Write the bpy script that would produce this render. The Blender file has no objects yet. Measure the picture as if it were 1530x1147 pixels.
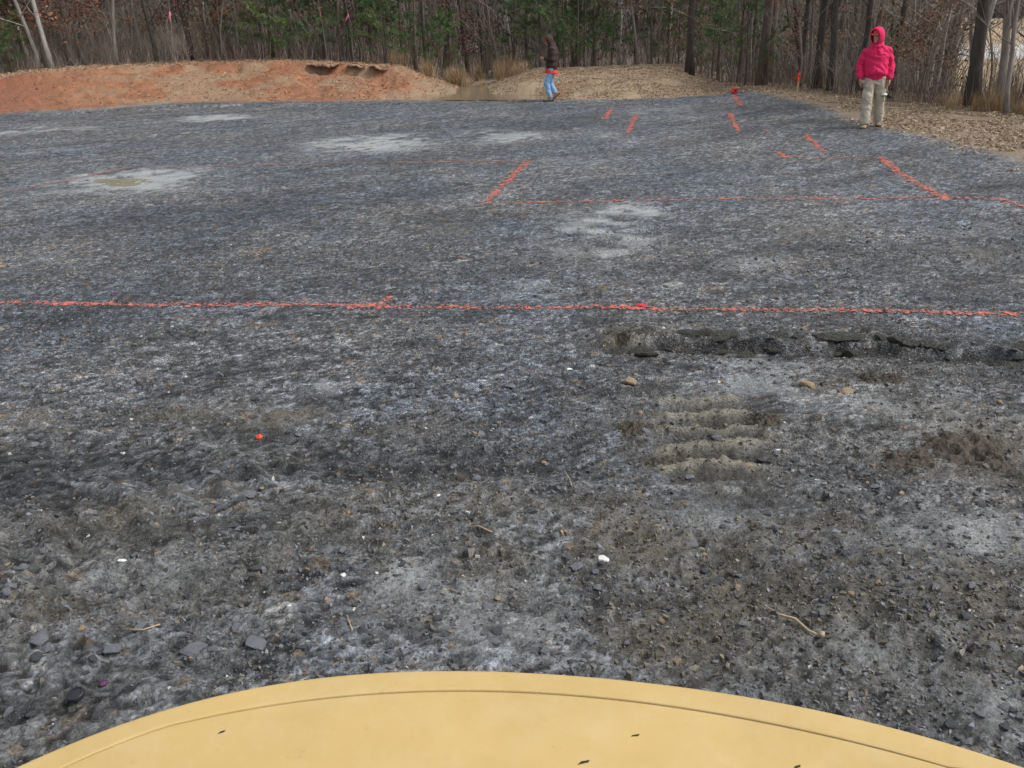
import bpy, bmesh, math, random
import numpy as np
from mathutils import Vector, Matrix, Euler

random.seed(7)
rng = np.random.default_rng(11)
scene = bpy.context.scene
COL = scene.collection

# ------------------------------------------------------------------ camera
W, HH, F = 1530.0, 1147.0, 1300.0
CAM_Z = 2.28
PITCH = math.radians(22.9)
ROLL = math.radians(-1.5)
cam_data = bpy.data.cameras.new('camera')
cam = bpy.data.objects.new('camera', cam_data)
COL.objects.link(cam)
cam_data.sensor_width = 36.0
cam_data.lens = 36.0 * F / W
cam_data.clip_start = 0.02
cam_data.clip_end = 2000
cam.location = (0, 0, CAM_Z)
CAM_R = Matrix.Rotation(math.pi / 2 - PITCH, 3, 'X') @ Matrix.Rotation(ROLL, 3, 'Z')
cam.rotation_euler = CAM_R.to_euler()
scene.camera = cam

# ------------------------------------------------------------------ world, sun, exposure
SUN_EL, SUN_AZ = math.radians(50), math.radians(100)     # soft light through cloud, from the right
world = bpy.data.worlds.new('World')
scene.world = world
world.use_nodes = True
wn = world.node_tree.nodes; wl = world.node_tree.links
for n in list(wn): wn.remove(n)
sky = wn.new('ShaderNodeTexSky'); sky.sky_type = 'NISHITA'; sky.sun_disc = False
sky.sun_elevation = SUN_EL; sky.sun_rotation = SUN_AZ
sky.air_density = 1.0; sky.dust_density = 3.0; sky.ozone_density = 1.0
hs = wn.new('ShaderNodeHueSaturation'); hs.inputs['Saturation'].default_value = 0.28
bg = wn.new('ShaderNodeBackground'); bg.inputs['Strength'].default_value = 0.15
wo = wn.new('ShaderNodeOutputWorld')
wl.new(sky.outputs['Color'], hs.inputs['Color']); wl.new(hs.outputs['Color'], bg.inputs['Color'])
wl.new(bg.outputs['Background'], wo.inputs['Surface'])
sun_d = bpy.data.lights.new('sun', 'SUN'); sun_d.energy = 1.5; sun_d.angle = math.radians(22); sun_d.color = (1, .97, .93)
sun = bpy.data.objects.new('sun', sun_d); COL.objects.link(sun)
sdir = Vector((math.sin(SUN_AZ) * math.cos(SUN_EL), math.cos(SUN_AZ) * math.cos(SUN_EL), math.sin(SUN_EL)))
sun.rotation_euler = (-sdir).to_track_quat('-Z', 'Y').to_euler()
sun.location = (10, 10, 30)
scene.view_settings.view_transform = 'Standard'
scene.view_settings.look = 'None'
scene.view_settings.exposure = 0.36
scene.view_settings.gamma = 1.0
scene.view_settings.use_curve_mapping = False

# ------------------------------------------------------------------ helpers
def gp(px, py, z=0.0):
    """point of the horizontal plane at height z on the sight line of a photo pixel"""
    d = CAM_R @ Vector(((px - W / 2) / F, -(py - HH / 2) / F, -1.0))
    k = (z - CAM_Z) / d.z
    return Vector((d.x * k, d.y * k, z))

def proj_px(x, y, z=0.0):
    v = CAM_R.transposed() @ Vector((x, y, z - CAM_Z))
    return W / 2 - v.x / v.z * F, HH / 2 + v.y / v.z * F

def sst(a, b, x):
    t = np.clip((x - a) / (b - a), 0, 1)
    return t * t * (3 - 2 * t)

def hsh(ix, iy, s):
    with np.errstate(over='ignore'):
        n = ix.astype(np.int64).astype(np.uint32) * np.uint32(374761393) + iy.astype(np.int64).astype(np.uint32) * np.uint32(668265263) + np.uint32((s * 2246822519 + 97) & 0xffffffff)
        n = (n ^ (n >> np.uint32(13))) * np.uint32(1274126177)
        n = (n ^ (n >> np.uint32(15))) * np.uint32(2654435761)
        n = n ^ (n >> np.uint32(16))
    return n.astype(np.float64) / 4294967296.0

def vn(x, y, s=0):
    ix = np.floor(x); iy = np.floor(y); fx = x - ix; fy = y - iy
    fx = fx * fx * (3 - 2 * fx); fy = fy * fy * (3 - 2 * fy)
    a = hsh(ix, iy, s); b = hsh(ix + 1, iy, s); c = hsh(ix, iy + 1, s); d = hsh(ix + 1, iy + 1, s)
    return (a * (1 - fx) + b * fx) * (1 - fy) + (c * (1 - fx) + d * fx) * fy

def fbm(x, y, o=4, s=0, g=.5):
    r = 0; a = 1; t = 0
    for i in range(o):
        r = r + a * vn(x * 2 ** i + 17.3 * i, y * 2 ** i + 5.1 * i, s + i); t += a; a *= g
    return r / t

def plates(x, y, cell, s, aniso=1.0):
    """irregular tilted flat chips; returns height (cell units), id, cover"""
    u = x / (cell * aniso); v = y / cell
    iu = np.floor(u); iv = np.floor(v)
    best = np.full(x.shape, -9.0); bid = np.zeros(x.shape)
    for dx in (-1, 0, 1):
        for dy in (-1, 0, 1):
            cx = iu + dx; cy = iv + dy
            px = u - (cx + hsh(cx, cy, s)); py = v - (cy + hsh(cx, cy, s + 1))
            an = hsh(cx, cy, s + 2) * 6.283
            ca, sa = np.cos(an), np.sin(an)
            qx = px * ca + py * sa; qy = -px * sa + py * ca
            rad = .35 + .55 * hsh(cx, cy, s + 3)
            asp = .5 + .5 * hsh(cx, cy, s + 4)
            m = np.maximum(np.maximum(np.abs(qx) / rad, np.abs(qy) / (rad * asp)), np.abs(qx * .7 + qy * .75) / (rad * .85))
            h = .5 * hsh(cx, cy, s + 5) + (hsh(cx, cy, s + 6) - .5) * .9 * qx + (hsh(cx, cy, s + 7) - .5) * .9 * qy
            h = np.where(m < 1, h - .25 * np.maximum(m - .8, 0) * 5 * .3, -9)
            up = h > best
            best = np.where(up, h, best); bid = np.where(up, hsh(cx, cy, s + 8), bid)
    cov = best > -5
    return np.where(cov, best, -.18), bid, cov

def mesh_np(name, V, Fc, mat, col=None, smooth=False, parent=None):
    """V (n,3), Fc (m,k) array of equal-size faces or list of such arrays"""
    me = bpy.data.meshes.new(name)
    V = np.asarray(V, dtype=np.float32)
    Fs = Fc if isinstance(Fc, list) else [Fc]
    Fs = [np.asarray(f, dtype=np.int32) for f in Fs if len(f)]
    loops = np.concatenate([f.ravel() for f in Fs])
    sizes = np.concatenate([np.full(len(f), f.shape[1], dtype=np.int32) for f in Fs])
    starts = np.concatenate([[0], np.cumsum(sizes)[:-1]]).astype(np.int32)
    me.vertices.add(len(V)); me.vertices.foreach_set('co', V.ravel())
    me.loops.add(len(loops)); me.loops.foreach_set('vertex_index', loops)
    me.polygons.add(len(sizes)); me.polygons.foreach_set('loop_start', starts)
    me.polygons.foreach_set('use_smooth', np.full(len(sizes), smooth))
    me.update(calc_edges=True)
    if col is not None:
        at = me.color_attributes.new('Col', 'FLOAT_COLOR', 'POINT')
        c = np.asarray(col, dtype=np.float32)
        if c.shape[1] == 3: c = np.concatenate([c, np.ones((len(c), 1), np.float32)], 1)
        at.data.foreach_set('color', c.ravel())
    me.materials.append(mat)
    o = bpy.data.objects.new(name, me); COL.objects.link(o)
    if parent: o.parent = parent
    return o

def tag(o, label=None, cat=None, group=None, kind=None):
    if label: o['label'] = label
    if cat: o['category'] = cat
    if group: o['group'] = group
    if kind: o['kind'] = kind
    return o

def empty(name, loc, rz=0):
    o = bpy.data.objects.new(name, None); COL.objects.link(o)
    o.location = loc; o.rotation_euler = (0, 0, rz); o.empty_display_size = .1
    return o

def copy_tree(o, parent=None):
    c = o.copy(); COL.objects.link(c); c.parent = parent
    for ch in list(o.children): copy_tree(ch, c)
    return c

class Acc:
    """vertex/face collector"""
    def __init__(s): s.v = []; s.q = []; s.t = []; s.c = []
    def add(s, vs, qs=(), ts=(), c=None):
        b = len(s.v); s.v.extend(vs)
        s.q.extend([[i + b for i in f] for f in qs]); s.t.extend([[i + b for i in f] for f in ts])
        if c is not None: s.c.extend([c] * len(vs))
        return b
    def tube(s, pts, rad, n=5, c=None, cap=True):
        vs = []; pts = [Vector(p) for p in pts]
        for i, p in enumerate(pts):
            t = (pts[min(i + 1, len(pts) - 1)] - pts[max(i - 1, 0)]).normalized()
            a = t.orthogonal().normalized() if i == 0 else (a - t * a.dot(t)).normalized()
            b = t.cross(a)
            for k in range(n):
                w = 2 * math.pi * k / n
                vs.append(tuple(p + (a * math.cos(w) + b * math.sin(w)) * rad[i]))
        qs = [(i * n + k, i * n + (k + 1) % n, (i + 1) * n + (k + 1) % n, (i + 1) * n + k) for i in range(len(pts) - 1) for k in range(n)]
        ts = []
        if cap:
            ts = [(0, k + 1, k) for k in range(1, n - 1)]
            m = (len(pts) - 1) * n
            ts += [(m, m + k, m + k + 1) for k in range(1, n - 1)]
        s.add(vs, qs, ts, c)
    def ribbon(s, p, d, w, l, c=None, bend=0.0):
        d = Vector(d).normalized(); a = d.orthogonal().normalized()
        a.rotate(Matrix.Rotation(random.uniform(0, 6.28), 3, d))
        p = Vector(p); m = p + d * l * .55 + a.cross(d) * bend * l
        e = p + d * l
        s.add([tuple(p - a * w), tuple(p + a * w), tuple(m + a * w * .8), tuple(m - a * w * .8), tuple(e)], [(0, 1, 2, 3)], [(3, 2, 4)], c)
    def build(s, name, mat, parent=None, smooth=False):
        fs = []
        if s.q: fs.append(np.array(s.q))
        if s.t: fs.append(np.array(s.t))
        return mesh_np(name, np.array(s.v), fs, mat, np.array(s.c) if s.c else None, smooth, parent)

# ------------------------------------------------------------------ materials
def mat(name, base=(.5, .5, .5), rough=.8, var=.25, scale=20., bump=.0, bscale=60., attr=False, spec=.3, speck=None, metallic=0, vec_scale=None):
    m = bpy.data.materials.new(name); m.use_nodes = True
    nt = m.node_tree; N = nt.nodes; L = nt.links
    b = N['Principled BSDF']
    b.inputs['Roughness'].default_value = rough; b.inputs['Specular IOR Level'].default_value = spec
    b.inputs['Metallic'].default_value = metallic
    tc = N.new('ShaderNodeTexCoord'); vec = tc.outputs['Object']
    if vec_scale:
        mp = N.new('ShaderNodeMapping'); mp.inputs['Scale'].default_value = vec_scale; L.new(vec, mp.inputs['Vector']); vec = mp.outputs['Vector']
    if attr:
        at = N.new('ShaderNodeAttribute'); at.attribute_name = 'Col'; bc = at.outputs['Color']
    else:
        rgb = N.new('ShaderNodeRGB'); rgb.outputs[0].default_value = (*base, 1); bc = rgb.outputs[0]
    nz = N.new('ShaderNodeTexNoise'); nz.inputs['Scale'].default_value = scale; nz.inputs['Detail'].default_value = 5; nz.inputs['Roughness'].default_value = .65
    L.new(vec, nz.inputs['Vector'])
    mr = N.new('ShaderNodeMapRange'); mr.inputs['From Min'].default_value = .25; mr.inputs['From Max'].default_value = .75
    mr.inputs['To Min'].default_value = 1 - var; mr.inputs['To Max'].default_value = 1 + var
    L.new(nz.outputs['Fac'], mr.inputs['Value'])
    vm = N.new('ShaderNodeVectorMath'); vm.operation = 'SCALE'
    L.new(bc, vm.inputs[0]); L.new(mr.outputs[0], vm.inputs['Scale'])
    out = vm.outputs[0]
    L.new(out, b.inputs['Base Color'])
    if bump:
        n2 = N.new('ShaderNodeTexNoise'); n2.inputs['Scale'].default_value = bscale; n2.inputs['Detail'].default_value = 4
        L.new(vec, n2.inputs['Vector'])
        bp = N.new('ShaderNodeBump'); bp.inputs['Strength'].default_value = 1.0; bp.inputs['Distance'].default_value = bump
        L.new(n2.outputs['Fac'], bp.inputs['Height']); L.new(bp.outputs['Normal'], b.inputs['Normal'])
    return m

def earth_mat():
    """ground: colours and painted shade from the Col attribute, its alpha says how stony it is"""
    m = bpy.data.materials.new('earth'); m.use_nodes = True
    nt = m.node_tree; N = nt.nodes; L = nt.links; b = N['Principled BSDF']
    tc = N.new('ShaderNodeTexCoord'); at = N.new('ShaderNodeAttribute'); at.attribute_name = 'Col'
    def vor(sc):
        v = N.new('ShaderNodeTexVoronoi'); v.inputs['Scale'].default_value = sc; v.inputs['Randomness'].default_value = 1
        L.new(tc.outputs['Object'], v.inputs['Vector'])
        s = N.new('ShaderNodeSeparateColor'); L.new(v.outputs['Color'], s.inputs[0]); return v, s
    v1, s1 = vor(72); v2, s2 = vor(34)
    def math_(op, a, bb):
        x = N.new('ShaderNodeMath'); x.operation = op
        for i, q in enumerate((a, bb)):
            if isinstance(q, (int, float)): x.inputs[i].default_value = q
            else: L.new(q, x.inputs[i])
        return x.outputs[0]
    # stone to stone brightness, from dark slate to pale faces
    p1 = math_('POWER', s1.outputs[0], 2.2); p1 = math_('ADD', math_('MULTIPLY', p1, 1.35), .55)
    p2 = math_('ADD', math_('MULTIPLY', s2.outputs[1], .7), .65)
    p = math_('MULTIPLY', p1, p2)
    mx = N.new('ShaderNodeMix'); mx.data_type = 'FLOAT'
    L.new(at.outputs['Alpha'], mx.inputs[0]); mx.inputs[2].default_value = 1.0; L.new(p, mx.inputs[3])
    nz = N.new('ShaderNodeTexNoise'); nz.inputs['Scale'].default_value = 55; nz.inputs['Detail'].default_value = 6; nz.inputs['Roughness'].default_value = .7
    L.new(tc.outputs['Object'], nz.inputs['Vector'])
    mr = N.new('ShaderNodeMapRange'); mr.inputs['From Min'].default_value = .3; mr.inputs['From Max'].default_value = .7
    mr.inputs['To Min'].default_value = .42; mr.inputs['To Max'].default_value = 1.5; L.new(nz.outputs['Fac'], mr.inputs['Value'])
    tot = math_('MULTIPLY', mx.outputs[0], mr.outputs[0])
    vm = N.new('ShaderNodeVectorMath'); vm.operation = 'SCALE'; L.new(at.outputs['Color'], vm.inputs[0]); L.new(tot, vm.inputs['Scale'])
    # per stone warm/cool drift
    hsn = N.new('ShaderNodeHueSaturation'); L.new(vm.outputs[0], hsn.inputs['Color'])
    L.new(math_('ADD', math_('MULTIPLY', s1.outputs[2], .9), .55), hsn.inputs['Saturation'])
    L.new(hsn.outputs[0], b.inputs['Base Color'])
    b.inputs['Roughness'].default_value = .62; b.inputs['Specular IOR Level'].default_value = .35
    hgt = math_('ADD', math_('MULTIPLY', math_('MULTIPLY', v1.outputs['Distance'], at.outputs['Alpha']), -1.2), math_('MULTIPLY', nz.outputs['Fac'], 1.0))
    bp = N.new('ShaderNodeBump'); bp.inputs['Strength'].default_value = 1; bp.inputs['Distance'].default_value = .022
    L.new(hgt, bp.inputs['Height']); L.new(bp.outputs['Normal'], b.inputs['Normal'])
    return m

M = {}
M['earth'] = earth_mat()
M['chip'] = mat('shale_chip', attr=True, rough=.55, var=.3, scale=90, bump=.003, bscale=160, spec=.4)
M['stone_grey'] = mat('slate_stone', (.17, .18, .2), .55, .35, 30, .004, 60, spec=.4)
M['stone_dark'] = mat('dark_shale', (.07, .075, .085), .5, .35, 30, .004, 60, spec=.4)
M['stone_tan'] = mat('tan_stone', (.34, .25, .16), .75, .3, 30, .004, 60)
M['stone_white'] = mat('white_stone', (.78, .78, .76), .6, .1, 30, .002, 60)
M['slab'] = mat('shale_slab', (.12, .117, .10), .65, .6, 3, .25, 5, spec=.3)
M['mud'] = mat('brown_mud', (.14, .115, .075), .7, .45, 26, .012, 55)
M['mud_attr'] = mat('churned_mud', attr=True, rough=.75, var=.45, scale=60, bump=.014, bscale=70)
M['paint'] = mat('orange_marking_paint', attr=True, rough=.75, var=.3, scale=40)
M['paint_faint'] = mat('dusty_marking_paint', attr=True, rough=.8, var=.3, scale=40)
M['straw'] = mat('straw_litter', attr=True, rough=.85, var=.3, scale=8)
M['bark_dark'] = mat('dark_bark', (.065, .057, .05), .9, .5, 9, .02, 18, vec_scale=(1, 1, .25))
M['bark_grey'] = mat('grey_bark', (.21, .185, .16), .9, .45, 8, .015, 18, vec_scale=(1, 1, .25))
M['bark_pale'] = mat('pale_bark', (.45, .43, .39), .85, .4, 7, .01, 18, vec_scale=(1, 1, .3))
M['bark_pine'] = mat('pine_bark', (.12, .09, .075), .9, .5, 8, .025, 16, vec_scale=(1, 1, .35))
M['twig'] = mat('grey_twig', (.27, .235, .2), .9, .4, 6)
M['twig_dark'] = mat('dark_twig', (.16, .13, .11), .9, .4, 6)
M['needle'] = mat('pine_needles', attr=True, rough=.7, var=.3, scale=5)
M['leaf'] = mat('dead_oak_leaf', attr=True, rough=.8, var=.3, scale=9)
M['water'] = mat('muddy_water', (.24, .19, .125), .14, .12, 1.2, spec=.4)
M['puddle'] = mat('silty_puddle', (.25, .235, .16), .2, .2, 4, spec=.4)

# ------------------------------------------------------------------ the terrain
EDGE_PX = [(-260, 190), (-100, 179), (0, 172), (150, 163), (300, 155), (500, 152), (700, 150), (840, 149), (960, 147), (1060, 143), (1110, 139),
           (1160, 147), (1230, 166), (1290, 189), (1360, 206), (1430, 226), (1530, 254), (1700, 305), (1900, 380)]
EDGE = np.array([gp(*p)[:2] for p in EDGE_PX])
POLY = np.concatenate([EDGE, [[14, -8], [-16, -8]]])

def lateral(x, y):
    """bearing of a ground point (photo-like units, 765 straight ahead)"""
    return 765 + F * x / (np.maximum(y, .5) * math.cos(PITCH) + CAM_Z * math.sin(PITCH))

def edge_dist(x, y):
    d = np.full(x.shape, 1e9)
    for (ax, ay), (bx, by) in zip(EDGE[:-1], EDGE[1:]):
        ex, ey = bx - ax, by - ay
        t = np.clip(((x - ax) * ex + (y - ay) * ey) / (ex * ex + ey * ey), 0, 1)
        d = np.minimum(d, np.hypot(x - ax - t * ex, y - ay - t * ey))
    ins = np.zeros(x.shape, bool)
    n = len(POLY)
    for i in range(n):
        ax, ay = POLY[i]; bx, by = POLY[(i + 1) % n]
        c = ((ay > y) != (by > y))
        with np.errstate(divide='ignore', invalid='ignore'):
            xi = (bx - ax) * (y - ay) / (by - ay + 1e-12) + ax
        ins ^= c & (x < xi)
    return np.where(ins, -d, d)

def macro(x, y, s=None, P=None):
    if s is None: s = edge_dist(x, y)
    if P is None: P = lateral(x, y)
    so = np.maximum(s, 0)
    z = .04 * (fbm(x * .35, y * .35, 3, 40) - .5)
    wob = 1.1 * (fbm(x * .45 + 3, y * .45, 3, 50) - .5)
    # clay bank
    wl_ = 1 - sst(600, 720, P)
    lipamp = (.1 + .12 * sst(270, 350, P) * (1 - sst(380, 440, P)) + .2 * sst(450, 480, P) * (1 - sst(580, 610, P)) + .15 * (1 - sst(20, 120, P)))
    lip = lipamp * sst(4.0, 4.12, so + wob * .7)
    top = np.interp(P, [-300, 0, 120, 300, 430, 520, 620, 700], [.75, .82, .98, 1.03, 1.03, .90, .70, .3])
    bank = (top - lipamp) * (sst(-.6, 5.2, so + .4 * wob) ** .85) + lip
    bank = bank + (.10 * (fbm(x * 1.7, y * 1.7, 4, 60) - .5) + .15 * (fbm(x * 5, y * 5, 4, 62, .6) - .5)) * sst(.1, 1.2, so)
    bank = bank - .25 * sst(6.5, 11, so)
    # ditch with water
    wb = .75 * np.exp(-((P - 718) / 24) ** 2)
    wb2 = sst(540, 640, P) * (1 - sst(760, 900, P)) * (1 - sst(2.2, 3.8, so))
    ditch = -.36 * np.maximum(wb * (1 - sst(5, 8, so)), wb2) * sst(0, .6, so)
    # straw mound
    wm = sst(730, 830, P) * (1 - sst(1010, 1090, P))
    mound = wm * (.50 * sst(.2, 5.0, so + .5 * wob) - .3 * sst(7, 12, so))
    mound = mound + wm * .14 * (fbm(x * 2.5, y * 2.5, 4, 61) - .5) * sst(.3, 1.5, so)
    # right hand shoulder, then the drop to the field
    wr = sst(1060, 1160, P)
    drop = wr * (-1.15 * sst(3.6, 9, so) + .10 * (1 - sst(0, 3, so)) * sst(-3, 0, s))
    hill = sst(42, 125, y) * 11 * (1 - sst(1330, 1450, P)) * np.clip(1.1 - .0012 * np.abs(x), .3, 1)
    roll = .5 * (fbm(x * .06, y * .06, 3, 70) - .5) * sst(8, 20, so)
    return z + wl_ * bank * (s > -1) + ditch + mound + drop + hill + roll

# zones on the pad: (px, py, rx, ry, strength), read off the photograph and laid on the ground
SILT = [(560, 213, 80, 12, .95), (735, 203, 75, 10, .7), (905, 203, 34, 6, .4), (190, 268, 120, 15, .8), (895, 350, 85, 36, .62), (940, 316, 60, 13, .7),
        (320, 176, 45, 4, .9), (60, 194, 80, 6, .5), (60, 226, 60, 5, .4), (850, 243, 60, 11, .35), (700, 930, 150, 66, .75), (610, 870, 50, 30, .6), (1150, 570, 110, 38, .5),
        (1340, 612, 120, 40, .5), (1400, 800, 170, 50, .4), (1290, 985, 130, 50, .36), (1490, 1060, 100, 50, .5), (800, 440, 60, 25, .4), (90, 385, 110, 25, .2),
        (485, 580, 30, 14, .4), (1060, 770, 90, 40, .3), (230, 860, 110, 30, .3), (1120, 395, 80, 12, .3), (100, 160, 120, 8, .5), (1000, 165, 90, 10, .35), (1450, 345, 80, 12, .3), (890, 960, 60, 40, .5)]
DARK = [(1230, 880, 130, 26, .8), (1410, 985, 140, 22, .7), (1090, 1000, 110, 22, .7), (950, 885, 70, 18, .8), (1320, 765, 150, 16, .7), (1490, 830, 90, 24, .7), (880, 850, 60, 16, .7), (1130, 745, 160, 14, .7), (1080, 840, 60, 22, .9), (560, 905, 60, 14, .6), (330, 1000, 120, 20, .6), (1420, 600, 60, 12, .6), (1150, 690, 120, 12, .7), (300, 690, 420, 30, 1.0), (680, 692, 300, 26, .9), (100, 735, 150, 30, .5), (880, 690, 110, 20, .6), (450, 300, 170, 24, .5), (250, 335, 150, 20, .4), (660, 330, 100, 20, .4),
        (1360, 520, 200, 13, .9), (1110, 512, 120, 9, .8), (1260, 705, 150, 18, .8), (1500, 700, 90, 25, .6), (1450, 430, 90, 25, .4), (1230, 370, 60, 10, .5), (1080, 850, 70, 30, .5),
        (450, 650, 150, 12, .5), (780, 640, 120, 10, .6), (120, 1060, 160, 60, .35), (1200, 1040, 130, 18, .5), (500, 800, 120, 22, .5), (300, 880, 90, 14, .5), (1150, 165, 50, 8, .6), (1240, 190, 50, 8, .6), (1400, 262, 70, 9, .6), (1450, 285, 80, 4, .8), (780, 895, 40, 12, .5), (90, 470, 120, 14, .4), (800, 190, 200, 8, .3)]
BROWN = [(1400, 900, 190, 70, .55), (1010, 950, 120, 55, .5), (1180, 800, 120, 40, .5), (640, 760, 130, 34, .75), (1045, 650, 85, 58, .95), (1450, 660, 75, 36, .9), (1355, 690, 45, 18, .8), (950, 800, 90, 60, .65), (930, 515, 40, 10, .9), (180, 622, 220, 13, .5), (430, 622, 60, 14, .65),
         (170, 770, 110, 25, .45), (100, 915, 100, 30, .4), (740, 835, 60, 20, .5), (1130, 900, 160, 70, .45), (1210, 575, 50, 10, .5), (1300, 565, 40, 10, .6), (600, 640, 100, 10, .4), (690, 345, 50, 10, .35), (1220, 345, 60, 12, .4), (1480, 380, 60, 10, .4), (300, 740, 120, 16, .4), (1330, 850, 120, 30, .35), (350, 150, 500, 6, .25), (1500, 930, 80, 40, .3)]

def zone(x, y, L, s, rag=1.0):
    w = np.zeros(x.shape)
    n1 = fbm(x * 1.3, y * 1.3, 3, s) - .5
    n2 = fbm(x * 6, y * 6, 4, s + 9) - .5
    for (px, py, rx, ry, st) in L:
        c = gp(px, py); a = gp(px - rx, py); f = gp(px, py - ry); n = gp(px, py + ry)
        wx = (c - a).length; wy = (f - n).length / 2
        d = ((x - c.x) / wx) ** 2 + ((y - c.y) / wy) ** 2
        m = d < 7
        if m.any(): w[m] = np.maximum(w[m], st * np.exp(-d[m] * .8))
    return np.clip(w * (1 + rag * (n1 * 1.6 + n2 * 1.9)), 0, 1)

def ledge_y(x):
    """line of the broken shale ledge on the pad"""
    xs = [gp(p, q)[0] for p, q in ((880, 520), (960, 519), (1060, 520), (1180, 523), (1290, 524), (1400, 528), (1530, 540), (1640, 556), (1950, 600))]
    ys = [gp(p, q)[1] for p, q in ((880, 520), (960, 519), (1060, 520), (1180, 523), (1290, 524), (1400, 528), (1530, 540), (1640, 556), (1950, 600))]
    return np.interp(x, xs, ys), xs[0]

TRK = [gp(1042, q) for q in (603, 622, 641, 666, 692)]

def surface(x, y):
    s = edge_dist(x, y) + .5 * (fbm(x * .9, y * .9, 4, 5) - .5)
    P = lateral(x, y)
    z = macro(x, y, s, P)
    pad = 1 - sst(-.35, .35, s + .5 * (fbm(x * 5, y * 5, 3, 6) - .5))
    silt = .9 * sst(.06, .95, zone(x, y, SILT, 100, 1.4)) * pad; dark = zone(x, y, DARK, 120) * pad; brown = zone(x, y, BROWN, 140, 1.2) * pad
    near = 1 - sst(9, 16, y)
    # broad soft bumps, wheel ruts
    z = z + pad * .02 * (fbm(x * 1.4, y * 1.4, 4, 12) - .5) * (1 + 4 * (1 - sst(4, 6, y)))
    z = z - .03 * dark * near
    churn = (1 - sst(3.6, 5.6, y)) * np.clip(.25 + 1.8 * (fbm(x * .9, y * .9, 3, 25) - .38), 0, 1)
    rough = np.clip(brown * 1.1 + .75 * churn, 0, 1) * pad
    rid = 1 - np.abs(2 * fbm(x * 7, y * 9, 4, 21) - 1)
    z = z + rough * .05 * (rid ** 2 - .45) + rough * .05 * (fbm(x * 20, y * 30, 3, 23, .6) - .5)
    # broken ledge: far side stands higher
    ly, lx0 = ledge_y(x)
    wob = .10 * (fbm(x * 5, y * 0 + 2, 4, 31) - .5) + .05 * (vn(x * 14, y * 3, 32) - .5)
    on = sst(lx0 - .05, lx0 + .25, x) * pad
    lh = .062 * (.5 + 1.0 * fbm(x * 2.6, x * 0, 3, 33))
    dl = y - ly + wob * 1.6
    step = on * lh * sst(-.01, .035, dl) * (1 - sst(.1, .75, dl))
    z = z + step - on * .02 * np.exp(-((dl + .08) / .09) ** 2)
    # pressed track bars
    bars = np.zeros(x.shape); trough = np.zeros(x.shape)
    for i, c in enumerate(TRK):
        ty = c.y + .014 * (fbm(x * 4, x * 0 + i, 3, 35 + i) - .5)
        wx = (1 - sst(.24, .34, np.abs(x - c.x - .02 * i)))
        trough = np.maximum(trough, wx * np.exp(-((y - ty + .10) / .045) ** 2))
        bars = np.maximum(bars, wx * np.exp(-((y - ty) / .045) ** 4) * np.clip(.4 + 1.2 * fbm(x * 6, y * 6, 3, 44 + i) - .2, 0, 1))
        bn = fbm(x * 7, y * 9, 4, 44 + i)
        prof = wx * (1 - sst(.035, .058, np.abs(y - ty) + .025 * (bn - .5))) * np.clip(.55 + 1.6 * (fbm(x * 5 + 3 * i, x * 0, 3, 60 + i) - .4), .1, 1)
        z = z + .036 * prof + .006 * prof * (fbm(x * 30, y * 30, 2, 66) - .5) - .035 * wx * np.exp(-((y - ty + .115) / .05) ** 2)
    # slanting bars of an older track on the left
    c = gp(200, 770); u = (x - c.x) * .78 + (y - c.y) * .62; v = -(x - c.x) * .62 + (y - c.y) * .78
    w_ = np.exp(-(v / .35) ** 4) * np.exp(-(u / 1.2) ** 4) * pad
    z = z + w_ * .028 * np.maximum(np.sin(u * 2 * math.pi / .21 + 1.5 * fbm(x * 3, y * 3, 2, 47)), -.4) * (.5 + fbm(x * 5, y * 5, 3, 48))
    # flaky wet soil
    wq = fbm(x * 4, y * 4, 2, 161); fr = 1.0
    flake = 1 - np.abs(2 * fbm(x * 13 * fr + 4 * wq, y * 22 * fr + 4 * wq, 4, 163, .6) - 1)
    near2 = pad * (1 - .8 * sst(4.6, 7.5, y)) * (1 - .55 * silt)
    z = z + near2 * .016 * (flake - .7)
    # the chips of shale themselves
    grav = pad * np.clip(1 - .92 * silt, 0, 1) * np.clip(1 - .8 * brown, 0, 1) * np.clip(1 - 1.2 * np.maximum(bars, trough), 0, 1)
    dx = .3 * (vn(x * 9, y * 9, 80) - .5) * .1
    hA, iA, cA = plates(x + dx, y, .042, 200, 1.2)
    hB, iB, cB = plates(x, y + dx, .022, 230, 1.15)
    hC, iC, cC = plates(x, y, .11, 260, 1.2)
    keepC = hsh(np.floor(iC * 9973), np.floor(iC * 0), 5) > .80
    hC = np.where(keepC & cC, hC, -.3)
    h = np.maximum(hB * .012, hA * .02); ids = np.where(hA * .02 > hB * .012, iA, iB)
    big = hC * .03 > h
    h = np.where(big, hC * .03, h); ids = np.where(big, iC, ids)
    amp = (1 - .45 * sst(8, 22, y))
    z = z + grav * h * amp
    z = z + silt * .006 * (fbm(x * 16, y * 16, 3, 84) - .5) + (1 - pad) * .03 * (fbm(x * 9, y * 9, 3, 86) - .5)
    # colours: what each bit of ground is made of, with some shade painted in
    r1 = hsh(np.floor(ids * 65521), np.floor(ids * 0) + 3, 1); r2 = hsh(np.floor(ids * 65521), np.floor(ids * 0) + 5, 2)
    b = .078 + .27 * r1 ** 1.7
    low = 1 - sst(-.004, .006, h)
    C = np.stack([b * .93, b * 1.0, b * 1.10], -1)
    def blend(C, w, c): return C * (1 - w[..., None]) + np.array(c) * w[..., None]
    C = blend(C, ((r2 > .955) * .8), (.27, .19, .12))
    C = blend(C, ((r2 < .012) * .8), (.42, .42, .4))
    # dark crevices between the chips, painted into the colour
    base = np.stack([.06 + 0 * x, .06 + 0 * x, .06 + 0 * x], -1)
    C = C * (1 - .65 * low[..., None]) + base * (.65 * low[..., None])
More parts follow.
